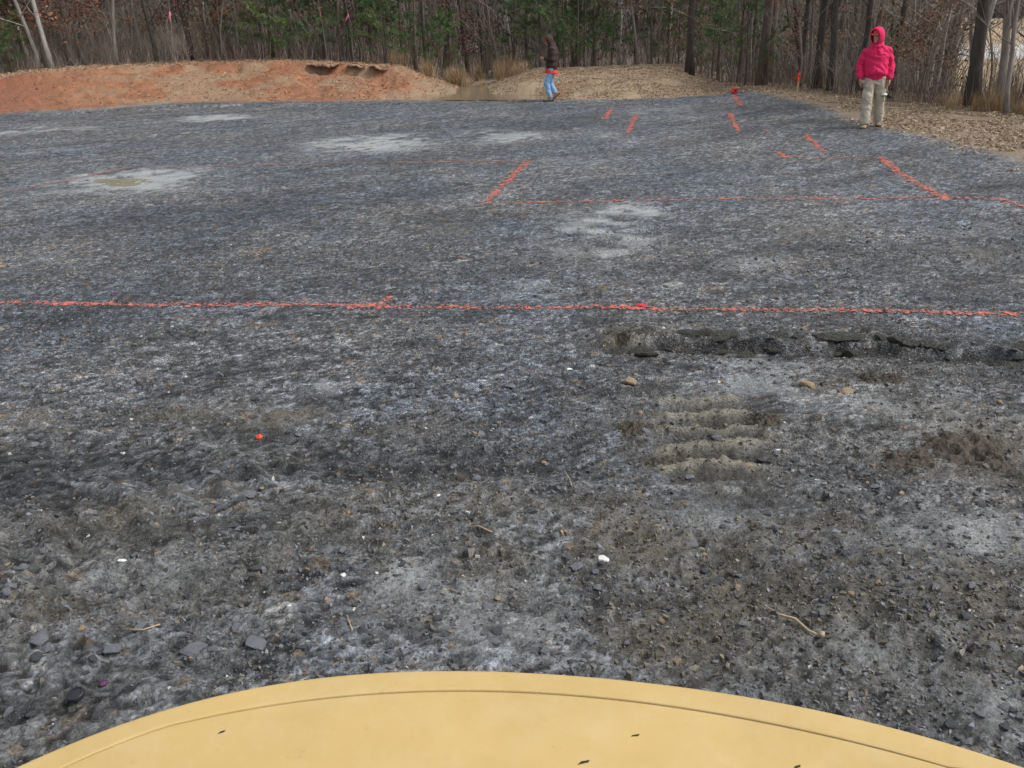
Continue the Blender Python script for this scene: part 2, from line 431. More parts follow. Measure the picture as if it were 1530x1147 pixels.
    warm = fbm(x * .8, y * .8, 4, 90) - .5
    C = C * (1 + np.stack([.5 * warm, .3 * warm, .02 * warm], -1))
    patch = fbm(x * 1.1 + 7, y * 1.1, 5, 93) - .5
    C = C * (1 + .6 * patch[..., None])
    streak = fbm((x * .83 + y * .55) * .35, (y * .83 - x * .55) * 2.6, 4, 191) - .5
    C = C * (1 + .9 * streak * sst(6, 9, y))[..., None]
    nearbrown = (1 - sst(4.5, 7, y)) * np.clip(.18 + 1.4 * (fbm(x * 2.2, y * 2.2, 4, 95) - .5) + .5 * churn, 0, .85)
    C = blend(C, nearbrown, (.145, .142, .130))
    dark_patch = (1 - sst(6, 11, y)) * sst(.5, .64, fbm(x * 2.6, y * 5.2, 5, 97, .6)) * (1 - .7 * silt)
    C = C * (1 - .5 * dark_patch[..., None])  # noise-driven dark crevices put into the colour
    C = C * (1 + near2 * (.22 + 1.25 * sst(.5, .98, flake) - 1))[..., None]  # crevices painted dark and ridges pale over the flake relief
    C = C * (1 - .62 * dark[..., None])
    C = blend(C, np.clip(brown * 1.05, 0, .8), (.145, .13, .102))
    C = C * (1 - .3 * (np.maximum(brown, churn) * (1 - sst(.35, .6, rid)))[..., None])
    C = blend(C, np.clip(silt * 1.2, 0, .93) * (1 - .3 * (1 - sst(4, 7, y))) * (.55 + .6 * sst(.3, .62, fbm(x * 2.2 + y * 1.4, y * 5 - x * 3, 4, 171))), (.37, .385, .385))  # pale silt, its wet sky sheen put into the colour too
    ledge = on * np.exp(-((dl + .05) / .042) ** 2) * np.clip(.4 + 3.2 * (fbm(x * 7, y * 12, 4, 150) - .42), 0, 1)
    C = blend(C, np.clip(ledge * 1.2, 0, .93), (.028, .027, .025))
    C = blend(C, np.clip(trough * .75, 0, .75), (.035, .033, .028))  # shadow side of the bars painted dark into the soil
    C = blend(C, np.clip(bars * 1.5 - .25, 0, .85), (.27, .25, .195))
    al = np.clip(grav * (.35 + .65 * sst(3, 7, y)), 0, 1)
    # outside the pad
    n3 = fbm(x * 1.2, y * 1.2, 4, 96); n4 = fbm(x * 3.3, y * 3.3, 4, 97)
    clay = np.stack([.31 + 0 * x, .14 + 0 * x, .072 + 0 * x], -1) * (.55 + .9 * n4)[..., None]
    clay = blend(clay, sst(.42, .62, n3) * sst(60, 260, P), (.32, .21, .13))
    clay = blend(clay, (1 - sst(0, 130, P)) * sst(.3, .6, n4), (.26, .10, .06))
    strawc = np.stack([.40 + 0 * x, .295 + 0 * x, .19 + 0 * x], -1) * (.75 + .5 * n4)[..., None]
    litter = np.stack([.20 + 0 * x, .145 + 0 * x, .10 + 0 * x], -1) * (.7 + .6 * n4)[..., None]
    so = s + .9 * (n3 - .5)
    wclay = 1 - sst(600, 790, P)
    O = clay * wclay[..., None] + strawc * (1 - wclay)[..., None]
    O = blend(O, sst(640, 700, P) * (1 - sst(720, 800, P)) * sst(.1, .4, n4) * .7, (.33, .27, .19))
    O = blend(O, sst(4.2, 5.2, so) * wclay * .85, (.36, .25, .16))
    O = blend(O, sst(700, 800, P) * (1 - sst(850, 950, P)) * sst(.4, .6, n3) * .7, (.33, .19, .10))
    O = blend(O, sst(1020, 1100, P) * (.45 + .5 * sst(.25, .6, n4)), (.22, .165, .115))
    wood = sst(5.6, 7.5, so) * (1 - sst(1020, 1100, P)) + sst(3.3, 4.6, so) * sst(1020, 1100, P)
    O = O * (1 - wood[..., None]) + litter * wood[..., None]
    field = sst(1400, 1450, P) * sst(28, 36, y)
    O = blend(O, field, (.40, .29, .17))
    O = blend(O, sst(55, 65, y) * (1 - sst(75, 90, y)) * field, (.5, .47, .43))
    O = O * (.8 + .4 * fbm(x * 14, y * 14, 3, 99))[..., None]
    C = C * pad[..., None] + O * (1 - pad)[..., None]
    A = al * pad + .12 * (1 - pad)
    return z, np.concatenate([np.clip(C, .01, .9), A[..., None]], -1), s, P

ys = np.concatenate([np.linspace(-2.5, 1.5, 45, endpoint=False), np.exp(np.linspace(math.log(2.5), math.log(35.5), 745)) - 1])
ts = np.linspace(-.74, .74, 760)
GX = (ys[:, None] + 4) * ts[None, :]; GY = np.repeat(ys[:, None], len(ts), 1)
GZ, GC, GS, GPx = surface(GX, GY)

def ground(x, y):
    """height of the built ground surface"""
    x = np.atleast_1d(np.asarray(x, float)); y = np.atleast_1d(np.asarray(y, float))
    r = np.interp(y, ys, np.arange(len(ys))); c = np.interp(x / (y + 4), ts, np.arange(len(ts)))
    r0 = np.clip(r.astype(int), 0, len(ys) - 2); c0 = np.clip(c.astype(int), 0, len(ts) - 2)
    fr = r - r0; fc = c - c0
    z = (GZ[r0, c0] * (1 - fc) + GZ[r0, c0 + 1] * fc) * (1 - fr) + (GZ[r0 + 1, c0] * (1 - fc) + GZ[r0 + 1, c0 + 1] * fc) * fr
    out = (y > ys[-1]) | (np.abs(x / (y + 4)) > ts[-1])
    if out.any(): z[out] = macro(x[out], y[out])
    return z
def g1(x, y): return float(ground(x, y)[0])
def on_ground(px, py):
    """photo pixel -> point of the built ground"""
    z = 0.0
    for _ in range(5):
        p = gp(px, py, z); z = g1(p.x, p.y)
    p.z = z
    return p

nr, nc = GX.shape
idx = np.arange(nr * nc).reshape(nr, nc)
Q = np.stack([idx[:-1, :-1], idx[:-1, 1:], idx[1:, 1:], idx[1:, :-1]], -1).reshape(-1, 4)
fs = GS.ravel()[Q].mean(1); fp = GPx.ravel()[Q].mean(1)
VV = np.stack([GX, GY, GZ], -1).reshape(-1, 3); CC = GC.reshape(-1, 4)
reg = np.where(fs < .05, 0, np.where(fp < 700, np.where(fs < 6.3, 1, 3), np.where(fp < 1040, np.where(fs < 6.6, 2, 3), np.where(fs < 4.0, 4, 3))))
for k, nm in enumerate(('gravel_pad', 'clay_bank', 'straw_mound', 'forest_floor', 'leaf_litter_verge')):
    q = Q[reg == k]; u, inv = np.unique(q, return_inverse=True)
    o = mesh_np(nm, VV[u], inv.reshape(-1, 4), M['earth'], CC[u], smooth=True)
    tag(o, kind='structure')

# wider ground to the horizon, under the fine sheet where they meet
gx = np.concatenate([np.linspace(-420, -60, 40, endpoint=False), np.linspace(-60, 60, 110, endpoint=False), np.linspace(60, 420, 41)])
gy = np.concatenate([np.linspace(-60, -6, 12, endpoint=False), np.linspace(-6, 60, 66, endpoint=False), np.linspace(60, 150, 46, endpoint=False), np.linspace(150, 700, 40)])
X2, Y2 = np.meshgrid(gx, gy)
S2 = edge_dist(X2, Y2); P2 = lateral(X2, Y2)
Z2 = macro(X2, Y2, S2, P2)
T2 = np.abs(X2 / np.maximum(Y2 + 4, .2))
inside = (Y2 > -2.5) & (Y2 < 34.4) & (T2 < .72)
Z2 = np.where(inside, Z2 - .7, Z2 - .03)
n5 = fbm(X2 * .15, Y2 * .15, 4, 301)
C2 = np.stack([.27 + 0 * X2, .215 + 0 * X2, .165 + 0 * X2], -1) * (.7 + .6 * n5)[..., None]
fw = (sst(1380, 1440, P2) * sst(24, 34, Y2))[..., None]
C2 = C2 * (1 - fw) + np.array((.40, .29, .17)) * (.75 + .5 * fbm(X2 * .05, Y2 * .3, 3, 310))[..., None] * fw
fw = (sst(58, 64, Y2) * (1 - sst(76, 88, Y2)))[..., None] * fw
C2 = C2 * (1 - fw) + np.array((.52, .50, .46)) * fw
pw = (S2 < 0)[..., None] * 1.0
C2 = C2 * (1 - pw) + np.array((.11, .112, .118)) * pw
n2r, n2c = X2.shape; id2 = np.arange(n2r * n2c).reshape(n2r, n2c)
Q2 = np.stack([id2[:-1, :-1], id2[:-1, 1:], id2[1:, 1:], id2[1:, :-1]], -1).reshape(-1, 4)
tag(mesh_np('ground', np.stack([X2, Y2, Z2], -1).reshape(-1, 3), Q2, M['earth'], np.concatenate([C2.reshape(-1, 3), np.full((X2.size, 1), .1)], 1), True), kind='structure')

# water in the ditch and a puddle on the pad
def sheet(name, pts, z, m):
    c = np.mean(pts, 0); n = len(pts)
    V = np.array([[c[0], c[1], z]] + [[p[0], p[1], z] for p in pts])
    Fq = np.array([[0, i + 1, (i + 1) % n + 1] for i in range(n)])
    return tag(mesh_np(name, V, Fq, m), kind='structure')
a = gp(500, 153, -.1); b = gp(880, 150, -.1); c_ = gp(830, 136, -.1); d_ = gp(765, 117, -.1); e_ = gp(690, 117, -.1); f_ = gp(560, 136, -.1)
sheet('ditch_water', [(p.x, p.y) for p in (a, b, c_, d_, e_, f_)], -.06, M['water'])
pc = on_ground(175, 271)
pz = np.quantile(ground(pc.x + rng.uniform(-.6, .6, 200), pc.y + rng.uniform(-.25, .25, 200)), .55)
sheet('puddle', [(pc.x + .95 * math.cos(w) * (1 + .3 * math.sin(3 * w)), pc.y + .42 * math.sin(w) * (1 + .25 * math.sin(5 * w + 1))) for w in np.linspace(0, 2 * math.pi, 40, endpoint=False)], float(pz), M['puddle'])

# ------------------------------------------------------------------ loose shale, one mass
def chip_mesh(name, x, y, size, colr, thick, m, sink=.35):
    n = len(x); k = 5
    z = ground(x, y)
    an = np.sort(rng.uniform(0, 2 * np.pi, (n, k)) * .35 + np.linspace(0, 2 * np.pi, k, endpoint=False)[None] * 1.0, 1)
    rr = rng.uniform(.55, 1.05, (n, k)) * size[:, None]
    asp = rng.uniform(.5, 1, (n, 1)); ro = rng.uniform(0, 6.28, (n, 1))
    lx = np.cos(an) * rr; ly = np.sin(an) * rr * asp
    qx = lx * np.cos(ro) - ly * np.sin(ro); qy = lx * np.sin(ro) + ly * np.cos(ro)
    tx = rng.normal(0, .28, (n, 1)); ty = rng.normal(0, .28, (n, 1))
    th = (size * thick * rng.uniform(.5, 1.4, n))[:, None]
    zt = z[:, None] + th * (1 - sink) + qx * tx + qy * ty + rng.normal(0, .05, (n, k)) * size[:, None]
    top = np.stack([x[:, None] + qx * .86, y[:, None] + qy * .86, zt], -1)
    bot = np.stack([x[:, None] + qx, y[:, None] + qy, zt - th * 1.3], -1)
    V = np.concatenate([top, bot], 1).reshape(-1, 3)
    base = (np.arange(n) * 2 * k)[:, None]
    F5 = base + np.arange(k)[None]
    i = np.arange(k); j = (i + 1) % k
    side = np.stack([np.stack([i, i + k, j + k, j], -1)] * n) + base[:, :, None]
    Cc = np.repeat(colr, 2 * k, 0)
    return mesh_np(name, V, [F5, side.reshape(-1, 4)], m, Cc)

def shale_colours(n):
    b = .07 + .15 * rng.random(n) ** 1.8
    C = np.stack([b * .97, b, b * 1.08], -1)
    r = rng.random(n)
    C[r > .97] = np.array((.24, .18, .125)) * rng.uniform(.6, 1.2, ((r > .97).sum(), 1))
    C[r < .008] = np.array((.5, .49, .46))
    br = (r > .7) & (r <= .97)
    C[br] = C[br] * np.array((1.15, 1.02, .82))
    return C
n = 98000
u = rng.random(n); yy = (1.55 + .4) * (10.4 / 1.95) ** (u ** .9) - .4
xx = (yy + 1.2) * rng.uniform(-.72, .72, n)
keep = np.ones(n, bool)
sil = zone(xx, yy, SILT, 100); keep &= rng.random(n) > sil * .85
bro = zone(xx, yy, BROWN, 140, 1.2); keep &= rng.random(n) > bro * .7
keep &= rng.random(n) < .2 + 1.1 * sst(.38, .62, fbm(xx * 1.6, yy * 1.6, 4, 400))
xx, yy = xx[keep], yy[keep]
sz = np.clip(.0058 * np.exp(rng.normal(0, .52, len(xx))) * (1 + .08 * yy), .004, .03)
tag(chip_mesh('loose_shale_chips', xx, yy, sz, shale_colours(len(xx)), .55, M['chip']), 'small grey shale chips strewn over the dark gravel', 'gravel', kind='stuff')

# clods and crumbs of brown mud round the track marks
n = 6500
cx = []; cy = []
for (px, py, rx, ry, st) in BROWN[:21]:
    k = int(n * st * rx * ry / 90000) + 20
    for _ in range(k):
        p = gp(px + random.gauss(0, rx * .55), py + random.gauss(0, ry * .55)); cx.append(p.x); cy.append(p.y)
cx = np.array(cx); cy = np.array(cy); ok = cy < 9; cx, cy = cx[ok], cy[ok]
bc = (.07 + .10 * rng.random(len(cx)))[:, None] * np.array((1.1, .95, .72))
tag(chip_mesh('mud_crumbs', cx, cy, np.clip(.0075 * np.exp(rng.normal(0, .5, len(cx))), .004, .022), bc, .9, M['chip']), 'crumbs of brown mud around the track marks', 'mud', kind='stuff')

# ------------------------------------------------------------------ stones one can pick out
def stone_mesh(name, seed, m, flat=.45, sub=2, rough=.25):
    r = random.Random(seed)
    bm = bmesh.new(); bmesh.ops.create_icosphere(bm, subdivisions=sub, radius=1)
    pl = [(Vector((r.gauss(0, 1), r.gauss(0, 1), r.gauss(0, .7))).normalized(), r.uniform(.5, .85)) for _ in range(9)]
    for v in bm.verts:
        for nn, dd in pl:
            k = v.co.dot(nn)
            if k > dd: v.co -= nn * (k - dd)
        v.co += Vector((r.gauss(0, 1), r.gauss(0, 1), r.gauss(0, 1))) * rough * .08
        v.co.z *= flat
    me = bpy.data.meshes.new(name); bm.to_mesh(me); bm.free(); me.materials.append(m)
    return me
VARS = {k: [stone_mesh('stone', i * 7 + j * 100, M[k], random.uniform(.25, .6), 2) for i in range(5)] for j, k in enumerate(('stone_grey', 'stone_dark', 'stone_tan', 'stone_white'))}
def put_stone(p, size, kind, label, cat='stone', group=None, name='stone', sink=.25, sx=1.0):
    me = random.choice(VARS[kind])
    o = bpy.data.objects.new(name, me); COL.objects.link(o)
    o.scale = (size * random.uniform(.85, 1.2) * sx, size * random.uniform(.65, 1.0), size * random.uniform(.8, 1.1))
    o.rotation_euler = (random.gauss(0, .15), random.gauss(0, .15), random.uniform(0, 6.28))
    zt = max(v.co.z for v in me.vertices) * o.scale.z
    o.location = (p.x, p.y, g1(p.x, p.y) + zt * (.55 - sink))
    return tag(o, label, cat, group)
for _ in range(230):
    px, py = random.uniform(-20, 1550), 560 + 560 * random.random() ** .8
    if py > 980 and 150 < px < 1400: continue
    p = on_ground(px, py); r = random.random()
    s_ = random.choice((.018, .02, .024, .03)) * (1 + .1 * (p.y - 2))
    if r < .5: put_stone(p, s_, 'stone_grey', 'angular blue grey shale stone lying loose on the gravel', group='loose grey shale stones')
    elif r < .8: put_stone(p, s_, 'stone_dark', 'angular near black shale stone lying loose on the gravel', group='loose dark shale stones')
    elif r < .95: put_stone(p, s_ * .8, 'stone_tan', 'small tan pebble lying loose on the dark gravel', group='loose tan pebbles')
    else: put_stone(p, s_ * .55, 'stone_white', 'tiny white pebble lying loose on the dark gravel', group='loose white pebbles')
p = on_ground(902, 839); o = bpy.data.objects.new('stone', stone_mesh('stone', 5, M['stone_white'], .55, 3, .1)); COL.objects.link(o)
o.scale = (.036, .022, .026); o.location = p + Vector((0, 0, .014)); tag(o, 'bright white flat pebble by itself among brown mud', 'stone')
put_stone(on_ground(383, 962), .058, 'stone_grey', 'fist sized rounded blue grey stone with dark marks')
put_stone(on_ground(287, 970), .058, 'stone_grey', 'low pale grey stone half sunk in dark gravel', sink=.4)
put_stone(on_ground(166, 971), .036, 'stone_grey', 'upright wedge of grey slate')
put_stone(on_ground(62, 957), .045, 'stone_grey', 'long flat pale grey slate splinter', sx=1.5)
put_stone(on_ground(210, 937), .04, 'stone_grey', 'flat light grey stone with a brown twig beside it')
put_stone(on_ground(942, 572), .055, 'stone_tan', 'flat rust tan stone lying below the broken ledge', sx=1.4)
put_stone(on_ground(1207, 576), .06, 'stone_tan', 'lumpy orange tan stone between the ledge and the track marks')
put_stone(on_ground(1266, 585), .04, 'stone_tan', 'small dull tan stone beside the lumpy orange one')
put_stone(on_ground(373, 741), .045, 'stone_grey', 'pale grey stone standing out of the dark rut')
put_stone(on_ground(850, 552), .03, 'stone_white', 'pinkish white pebble on plain gravel below the long orange line')

# slabs along the broken ledge
def slab(p, w, d, h, rz, tx, ty, label, group=None):
    me = stone_mesh('flat_rock', random.random(), M['slab'], 1.0, 2, .35)
    o = bpy.data.objects.new('flat_rock', me); COL.objects.link(o); o.scale = (w * 1.25, d * 1.25, h * .75)
    o.location = p; o.rotation_euler = (tx, ty, rz)
    return tag(o, label, 'slab', group)
for i in range(64):
    px = random.uniform(895, 1560)
    base = np.interp(px, [880, 1060, 1290, 1400, 1530, 1600], [515, 516, 518, 523, 535, 545]) + random.uniform(-8, 16)
    p = on_ground(px, base); w_ = random.choice((.025, .03, .035, .045, .05, .06, .08))
    slab(p + Vector((0, 0, .004)), w_, w_ * random.uniform(.5, .8), w_ * random.uniform(.35, .6), random.uniform(-.5, .5), random.gauss(.15, .3), random.gauss(0, .3), 'broken dark shale slab along the torn edge of the gravel', 'slabs along the broken ledge')
slab(on_ground(1258, 505) + Vector((0, 0, .012)), .17, .06, .022, .03, .1, 0, 'long flat olive topped slab capping the broken ledge')
slab(on_ground(1338, 508) + Vector((0, 0, .012)), .08, .07, .035, .4, -.15, .1, 'blocky grey slab standing on the ledge beside the long flat one')
slab(on_ground(962, 512) + Vector((0, 0, .012)), .10, .06, .022, -.2, .35, .15, 'tilted slab beside brown soil at the start of the ledge')
slab(on_ground(1080, 512) + Vector((0, 0, .01)), .12, .055, .022, .1, .15, -.05, 'wide thin slab jutting from the middle of the ledge')

# lumps of churned mud
def clod(px, py, w, d, h, seed, label):
    """ragged heap of mud: a rough height field, its skirt sunk into the ground"""
    p = on_ground(px, py); n_ = 64
    u = np.linspace(-1.5, 1.5, n_); U, Vv = np.meshgrid(u, u)
    wu = U + .5 * (fbm(U * 2 + seed, Vv * 2, 3, seed) - .5); wv = Vv + .5 * (fbm(U * 2 + 9, Vv * 2 + seed, 3, seed + 5) - .5)
    r2 = wu ** 2 + wv ** 2
    rg = 1 - np.abs(2 * fbm(U * 3.2 + seed, Vv * 3.2, 5, seed + 9, .6) - 1)
    X = p.x + U * w; Y = p.y + Vv * d
    Z = ground(X.ravel(), Y.ravel()).reshape(X.shape) + h * (1.1 * np.exp(-r2 * 1.0) * (.1 + 1.1 * rg ** 1.3) + 1.1 * (fbm(U * 6, Vv * 6, 4, seed + 20, .65) - .5) * np.exp(-r2 * .5)) - h * .38 - .16 * h * r2
    C_ = np.array((.062, .052, .04)) * (.3 + 1.0 * rg ** 1.3)[..., None] * (.8 + .4 * fbm(U * 12, Vv * 12, 3, seed + 30))[..., None]
    ii = np.arange(n_ * n_).reshape(n_, n_); Fq = np.stack([ii[:-1, :-1], ii[:-1, 1:], ii[1:, 1:], ii[1:, :-1]], -1).reshape(-1, 4)
    o = mesh_np('mud_clod', np.stack([X - p.x, Y - p.y, Z - p.z], -1).reshape(-1, 3), Fq, M['mud_attr'], C_.reshape(-1, 3), True)
    o.location = p
    return tag(o, label, 'mud clod')
clod(1440, 668, 0.265, 0.225, 0.066, 1, 'largest shaggy brown mud clod at the end of the rut')
clod(1478, 690, 0.159, 0.135, 0.044, 2, 'dark mud clod touching the largest shaggy one')
clod(1355, 692, 0.171, 0.120, 0.040, 3, 'dark brown mud clod sitting in the black rut')
clod(1300, 566, 0.079, 0.075, 0.040, 4, 'small round mud clod just under the ledge slabs')
clod(1335, 568, 0.106, 0.075, 0.031, 5, 'low mud clod next to the small round one under the ledge')
clod(945, 640, 0.106, 0.105, 0.035, 6, 'mud clod at one end of the pressed track bars')
clod(1000, 692, 0.146, 0.090, 0.035, 7, 'flat tan mud clod below the pressed track bars')
clod(1145, 630, 0.132, 0.105, 0.044, 8, 'dark mud clod at the other end of the track bars')
clod(930, 516, .100, .070, .020, 9, 'brown soil lump where the broken ledge begins')

# ------------------------------------------------------------------ sprayed survey lines
def paint_line(px, width, dens, fleck, label, m='paint', group='orange survey lines'):
    pts = [on_ground(*p) for p in px]
    V = []; Fq = []
    for a_, b_ in zip(pts[:-1], pts[1:]):
        L_ = (b_ - a_).length; n_ = int(L_ * dens) + 2
        t = rng.random(n_); dirv = (b_ - a_).normalized(); nx, ny = -dirv.y, dirv.x
        wl2 = width * (.8 + .4 * vn(t * L_ * 3, t * 0, 7))
        off = rng.normal(0, .36, n_) * wl2 + .25 * width * (vn(t * L_ * 1.3, t * 0, 9) - .5)
        gap = rng.random(n_) < .35 + .75 * vn(t * L_ * 2.5, t * 0 + 3, 11)
        x = a_.x + (b_.x - a_.x) * t + nx * off; y = a_.y + (b_.y - a_.y) * t + ny * off
        x, y = x[gap], y[gap]
        sz_ = fleck * np.exp(rng.normal(0, .45, len(x))); ro = rng.uniform(0, 6.28, len(x))
        for k in range(4):
            w = ro + k * math.pi / 2 + rng.uniform(-.4, .4, len(x)); r_ = sz_ * rng.uniform(.6, 1.3, len(x))
            vx = x + np.cos(w) * r_; vy = y + np.sin(w) * r_
            V.append(np.stack([vx, vy, ground(vx, vy) + .004 + rng.uniform(0, .004, len(x))], -1))
        v4 = np.stack(V[-4:], 1).reshape(-1, 3); V = V[:-4]; V.append(v4)
    V = np.concatenate(V); Fq = np.arange(len(V)).reshape(-1, 4)
    nf = len(Fq); mixf = rng.random((nf, 1)) ** (1.3 if m == 'paint' else .6)
    cf = np.array((.64, .15, .10) if m == 'paint' else (.46, .19, .15)) * (1 - mixf) + np.array((.28, .17, .15) if m == 'paint' else (.22, .165, .15)) * mixf
    return tag(mesh_np('painted_line', V, Fq, M[m], np.repeat(cf, 4, 0)), label, 'paint line', group)
paint_line([(-380, 450), (-60, 452), (0, 453), (400, 456), (800, 460), (1200, 464), (1600, 469), (1950, 474)], 0.071, 454, 0.0095, 'longest orange sprayed line running straight across the whole gravel pad')
paint_line([(563, 462), (571, 456), (583, 444)], 0.056, 454, 0.0095, 'short orange tick crossing the longest sprayed line')
paint_line([(725, 305), (790, 240)], 0.095, 211, 0.0164, 'bold orange diagonal joining two faint cross lines')
paint_line([(730, 304), (1000, 299), (1200, 297), (1400, 293), (1500, 298)], 0.065, 153, 0.0138, 'thin orange line starting at the foot of the bold diagonal')
paint_line([(-40, 296), (0, 288), (100, 269), (190, 250), (400, 246), (600, 243), (790, 240)], 0.084, 209, 0.0155, 'faint pink line passing the silty puddle', 'paint_faint')
paint_line([(1314, 234), (1360, 268), (1388, 283), (1412, 298)], 0.089, 202, 0.0172, 'bold orange diagonal pointing at the person in red')
paint_line([(1178, 233), (1315, 236)], 0.065, 134, 0.0155, 'faint pink line leading to the top of the right hand diagonal', 'paint_faint')
paint_line([(1204, 200), (1232, 227)], 0.075, 191, 0.0172, 'short orange stroke between the verge and a round orange spot')
paint_line([(1164, 226), (1174, 236)], 0.082, 211, 0.0189, 'blunt orange spot at the end of a faint pink line')
paint_line([(1090, 169), (1103, 196)], 0.082, 191, 0.0207, 'short orange stroke below the red flagging at the pad edge')
paint_line([(951, 171), (938, 199)], 0.082, 181, 0.0207, 'longer of two short orange strokes behind the bold diagonal')
paint_line([(914, 162), (904, 178)], 0.089, 221, 0.0207, 'shorter fainter of two orange strokes nearest the straw mound')
paint_line([(1097, 142), (1108, 158)], 0.095, 151, 0.0224, 'orange stroke at the foot of the red flagging bundle')
paint_line([(1046, 171), (1090, 169)], 0.084, 146, 0.0172, 'faint pink dash meeting the top of a short stroke', 'paint_faint')
paint_line([(1493, 296), (1560, 316)], 0.068, 191, 0.0155, 'orange stroke past the end of the thin cross line')
paint_line([(-20, 210), (60, 199), (140, 186)], 0.084, 134, 0.0172, 'very faint pink line near the red clay', 'paint_faint')
paint_line([(1140, 193), (1150, 197)], 0.068, 127, 0.0189, 'faint pink smudge of paint beside a pale silt spot', 'paint_faint')
# ------------------------------------------------------------------ the yellow machine in front of the seat
def hood_paint():
    m = mat('dusty_yellow_paint', (.53, .375, .15), .5, .10, 4, .0007, 45, spec=.35)
    N = m.node_tree.nodes; L = m.node_tree.links; bs = N['Principled BSDF']; tc = N['Texture Coordinate']
    src = bs.inputs['Base Color'].links[0].from_socket
    def layer(src, scale, lo, hi, colr, amt, vec=None, detail=8):
        n = N.new('ShaderNodeTexNoise'); n.inputs['Scale'].default_value = scale; n.inputs['Detail'].default_value = detail; n.inputs['Roughness'].default_value = .7
        if vec:
            mp = N.new('ShaderNodeMapping'); mp.inputs['Scale'].default_value = vec; mp.inputs['Rotation'].default_value = (0, 0, .5); L.new(tc.outputs['Object'], mp.inputs['Vector']); L.new(mp.outputs[0], n.inputs['Vector'])
        else: L.new(tc.outputs['Object'], n.inputs['Vector'])
        r = N.new('ShaderNodeMapRange'); r.inputs['From Min'].default_value = lo; r.inputs['From Max'].default_value = hi; r.inputs['To Max'].default_value = amt; L.new(n.outputs['Fac'], r.inputs['Value'])
        mx = N.new('ShaderNodeMix'); mx.data_type = 'RGBA'; L.new(r.outputs[0], mx.inputs[0]); L.new(src, mx.inputs[6]); mx.inputs[7].default_value = (*colr, 1)
        return mx.outputs[2]
    src = layer(src, 14, .45, .75, (.60, .48, .28), .35)            # dried dust
    src = layer(src, 60, .62, .72, (.36, .25, .10), .5)             # grime specks
    src = layer(src, 9, .66, .72, (.42, .31, .15), .5, (1, 14, 1))  # rubbed scratches
    src = layer(src, 160, .70, .74, (.10, .07, .04), .8)            # tiny chips
    L.new(src, bs.inputs['Base Color'])
    return m
M['yellow'] = hood_paint()
M['seam'] = mat('dark_seam', (.05, .035, .015), .95, .2, 20)
M['steel'] = mat('worn_track_steel', (.12, .11, .1), .55, .4, 20, .003, 40, metallic=.6)
M['grille'] = mat('black_grille', (.02, .02, .02), .6, .2, 20)
HZ = 1.34
out_px = [(23, 1147), (137, 1094), (229, 1062), (366, 1028), (526, 1010), (700, 1001), (840, 1004), (971, 1016), (1107, 1038), (1242, 1064), (1378, 1099), (1530, 1143)]
in_px = [(59, 1145), (137, 1115), (217, 1090), (366, 1062), (526, 1044), (700, 1033), (840, 1036), (917, 1043), (1107, 1074), (1242, 1104), (1340, 1127), (1427, 1149)]
def curve(px):
    p = [gp(a_, b_, HZ) for a_, b_ in px]
    xs = np.array([q.x for q in p]); yv = np.array([q.y for q in p])
    co = np.polyfit(xs, yv, 4)
    return xs[0], xs[-1], co
ox0, ox1, oc = curve(out_px); ix0, ix1, ic = curve(in_px)
K = 61
tt = np.linspace(0, 1, K)
OX = ox0 + (ox1 - ox0) * tt; OY = np.polyval(oc, OX)
IX = OX * .945; IY = np.minimum(np.polyval(ic, np.clip(IX, ix0, ix1)), OY - .03)
machine = tag(empty('construction_machine', (0, 0, 0)), 'dusty yellow engine hood of the machine the view is taken from', 'machine')
def crown(x, y): return HZ + .012 * (1 - (x / .85) ** 2) * np.clip((.95 - y) * 2, 0, 1)
# top panel: from the seam back to the seat
rows = []
for k in range(14):
    f = k / 13
    px_ = IX * (1 + .02 * f); py_ = (IY - .001) * (1 - f) + (-.75) * f
    rows.append(np.stack([px_, py_, crown(px_, py_) - .0], -1))
V = np.concatenate(rows); idk = np.arange(14 * K).reshape(14, K)
Fq = np.stack([idk[:-1, 1:], idk[:-1, :-1], idk[1:, :-1], idk[1:, 1:]], -1).reshape(-1, 4)
mesh_np('hood_panel', V, Fq, M['yellow'], smooth=True, parent=machine)
# dark rubber gap under the seam
sg = [np.stack([IX, IY - .008, np.full(K, HZ - .004)], -1), np.stack([IX, IY + .006, np.full(K, HZ - .004)], -1)]
V = np.concatenate(sg); idk = np.arange(2 * K).reshape(2, K)
mesh_np('seam_seal', V, np.stack([idk[:-1, 1:], idk[1:, 1:], idk[1:, :-1], idk[:-1, :-1]], -1).reshape(-1, 4)[:, ::-1], M['seam'], parent=machine)
# rolled edge band and the front skirt below it
tx_ = np.gradient(OX); ty_ = np.gradient(OY); ln = np.hypot(tx_, ty_); nx_, ny_ = -ty_ / ln, tx_ / ln
prof = [(None, -.006), (None, .002)]
rows = [np.stack([IX, IY + .0014, np.full(K, HZ - .010)], -1), np.stack([IX, IY + .0014, np.full(K, HZ + .0012)], -1), np.stack([IX, IY + .0022, np.full(K, HZ + .002)], -1), np.stack([IX, IY + .007, np.full(K, HZ + .002)], -1), np.stack([OX - nx_ * .013, OY - ny_ * .013, np.full(K, HZ + .002)], -1)]
R_ = .009
for w in np.linspace(0, math.pi / 2, 7):
    o_ = -R_ + R_ * math.sin(w)
    rows.append(np.stack([OX + nx_ * o_, OY + ny_ * o_, np.full(K, HZ + .002 - R_ + R_ * math.cos(w))], -1))
rows.append(np.stack([OX + nx_ * .004, OY + ny_ * .004, np.full(K, HZ - .16)], -1))
V = np.concatenate(rows); n_ = len(rows); idk = np.arange(n_ * K).reshape(n_, K)
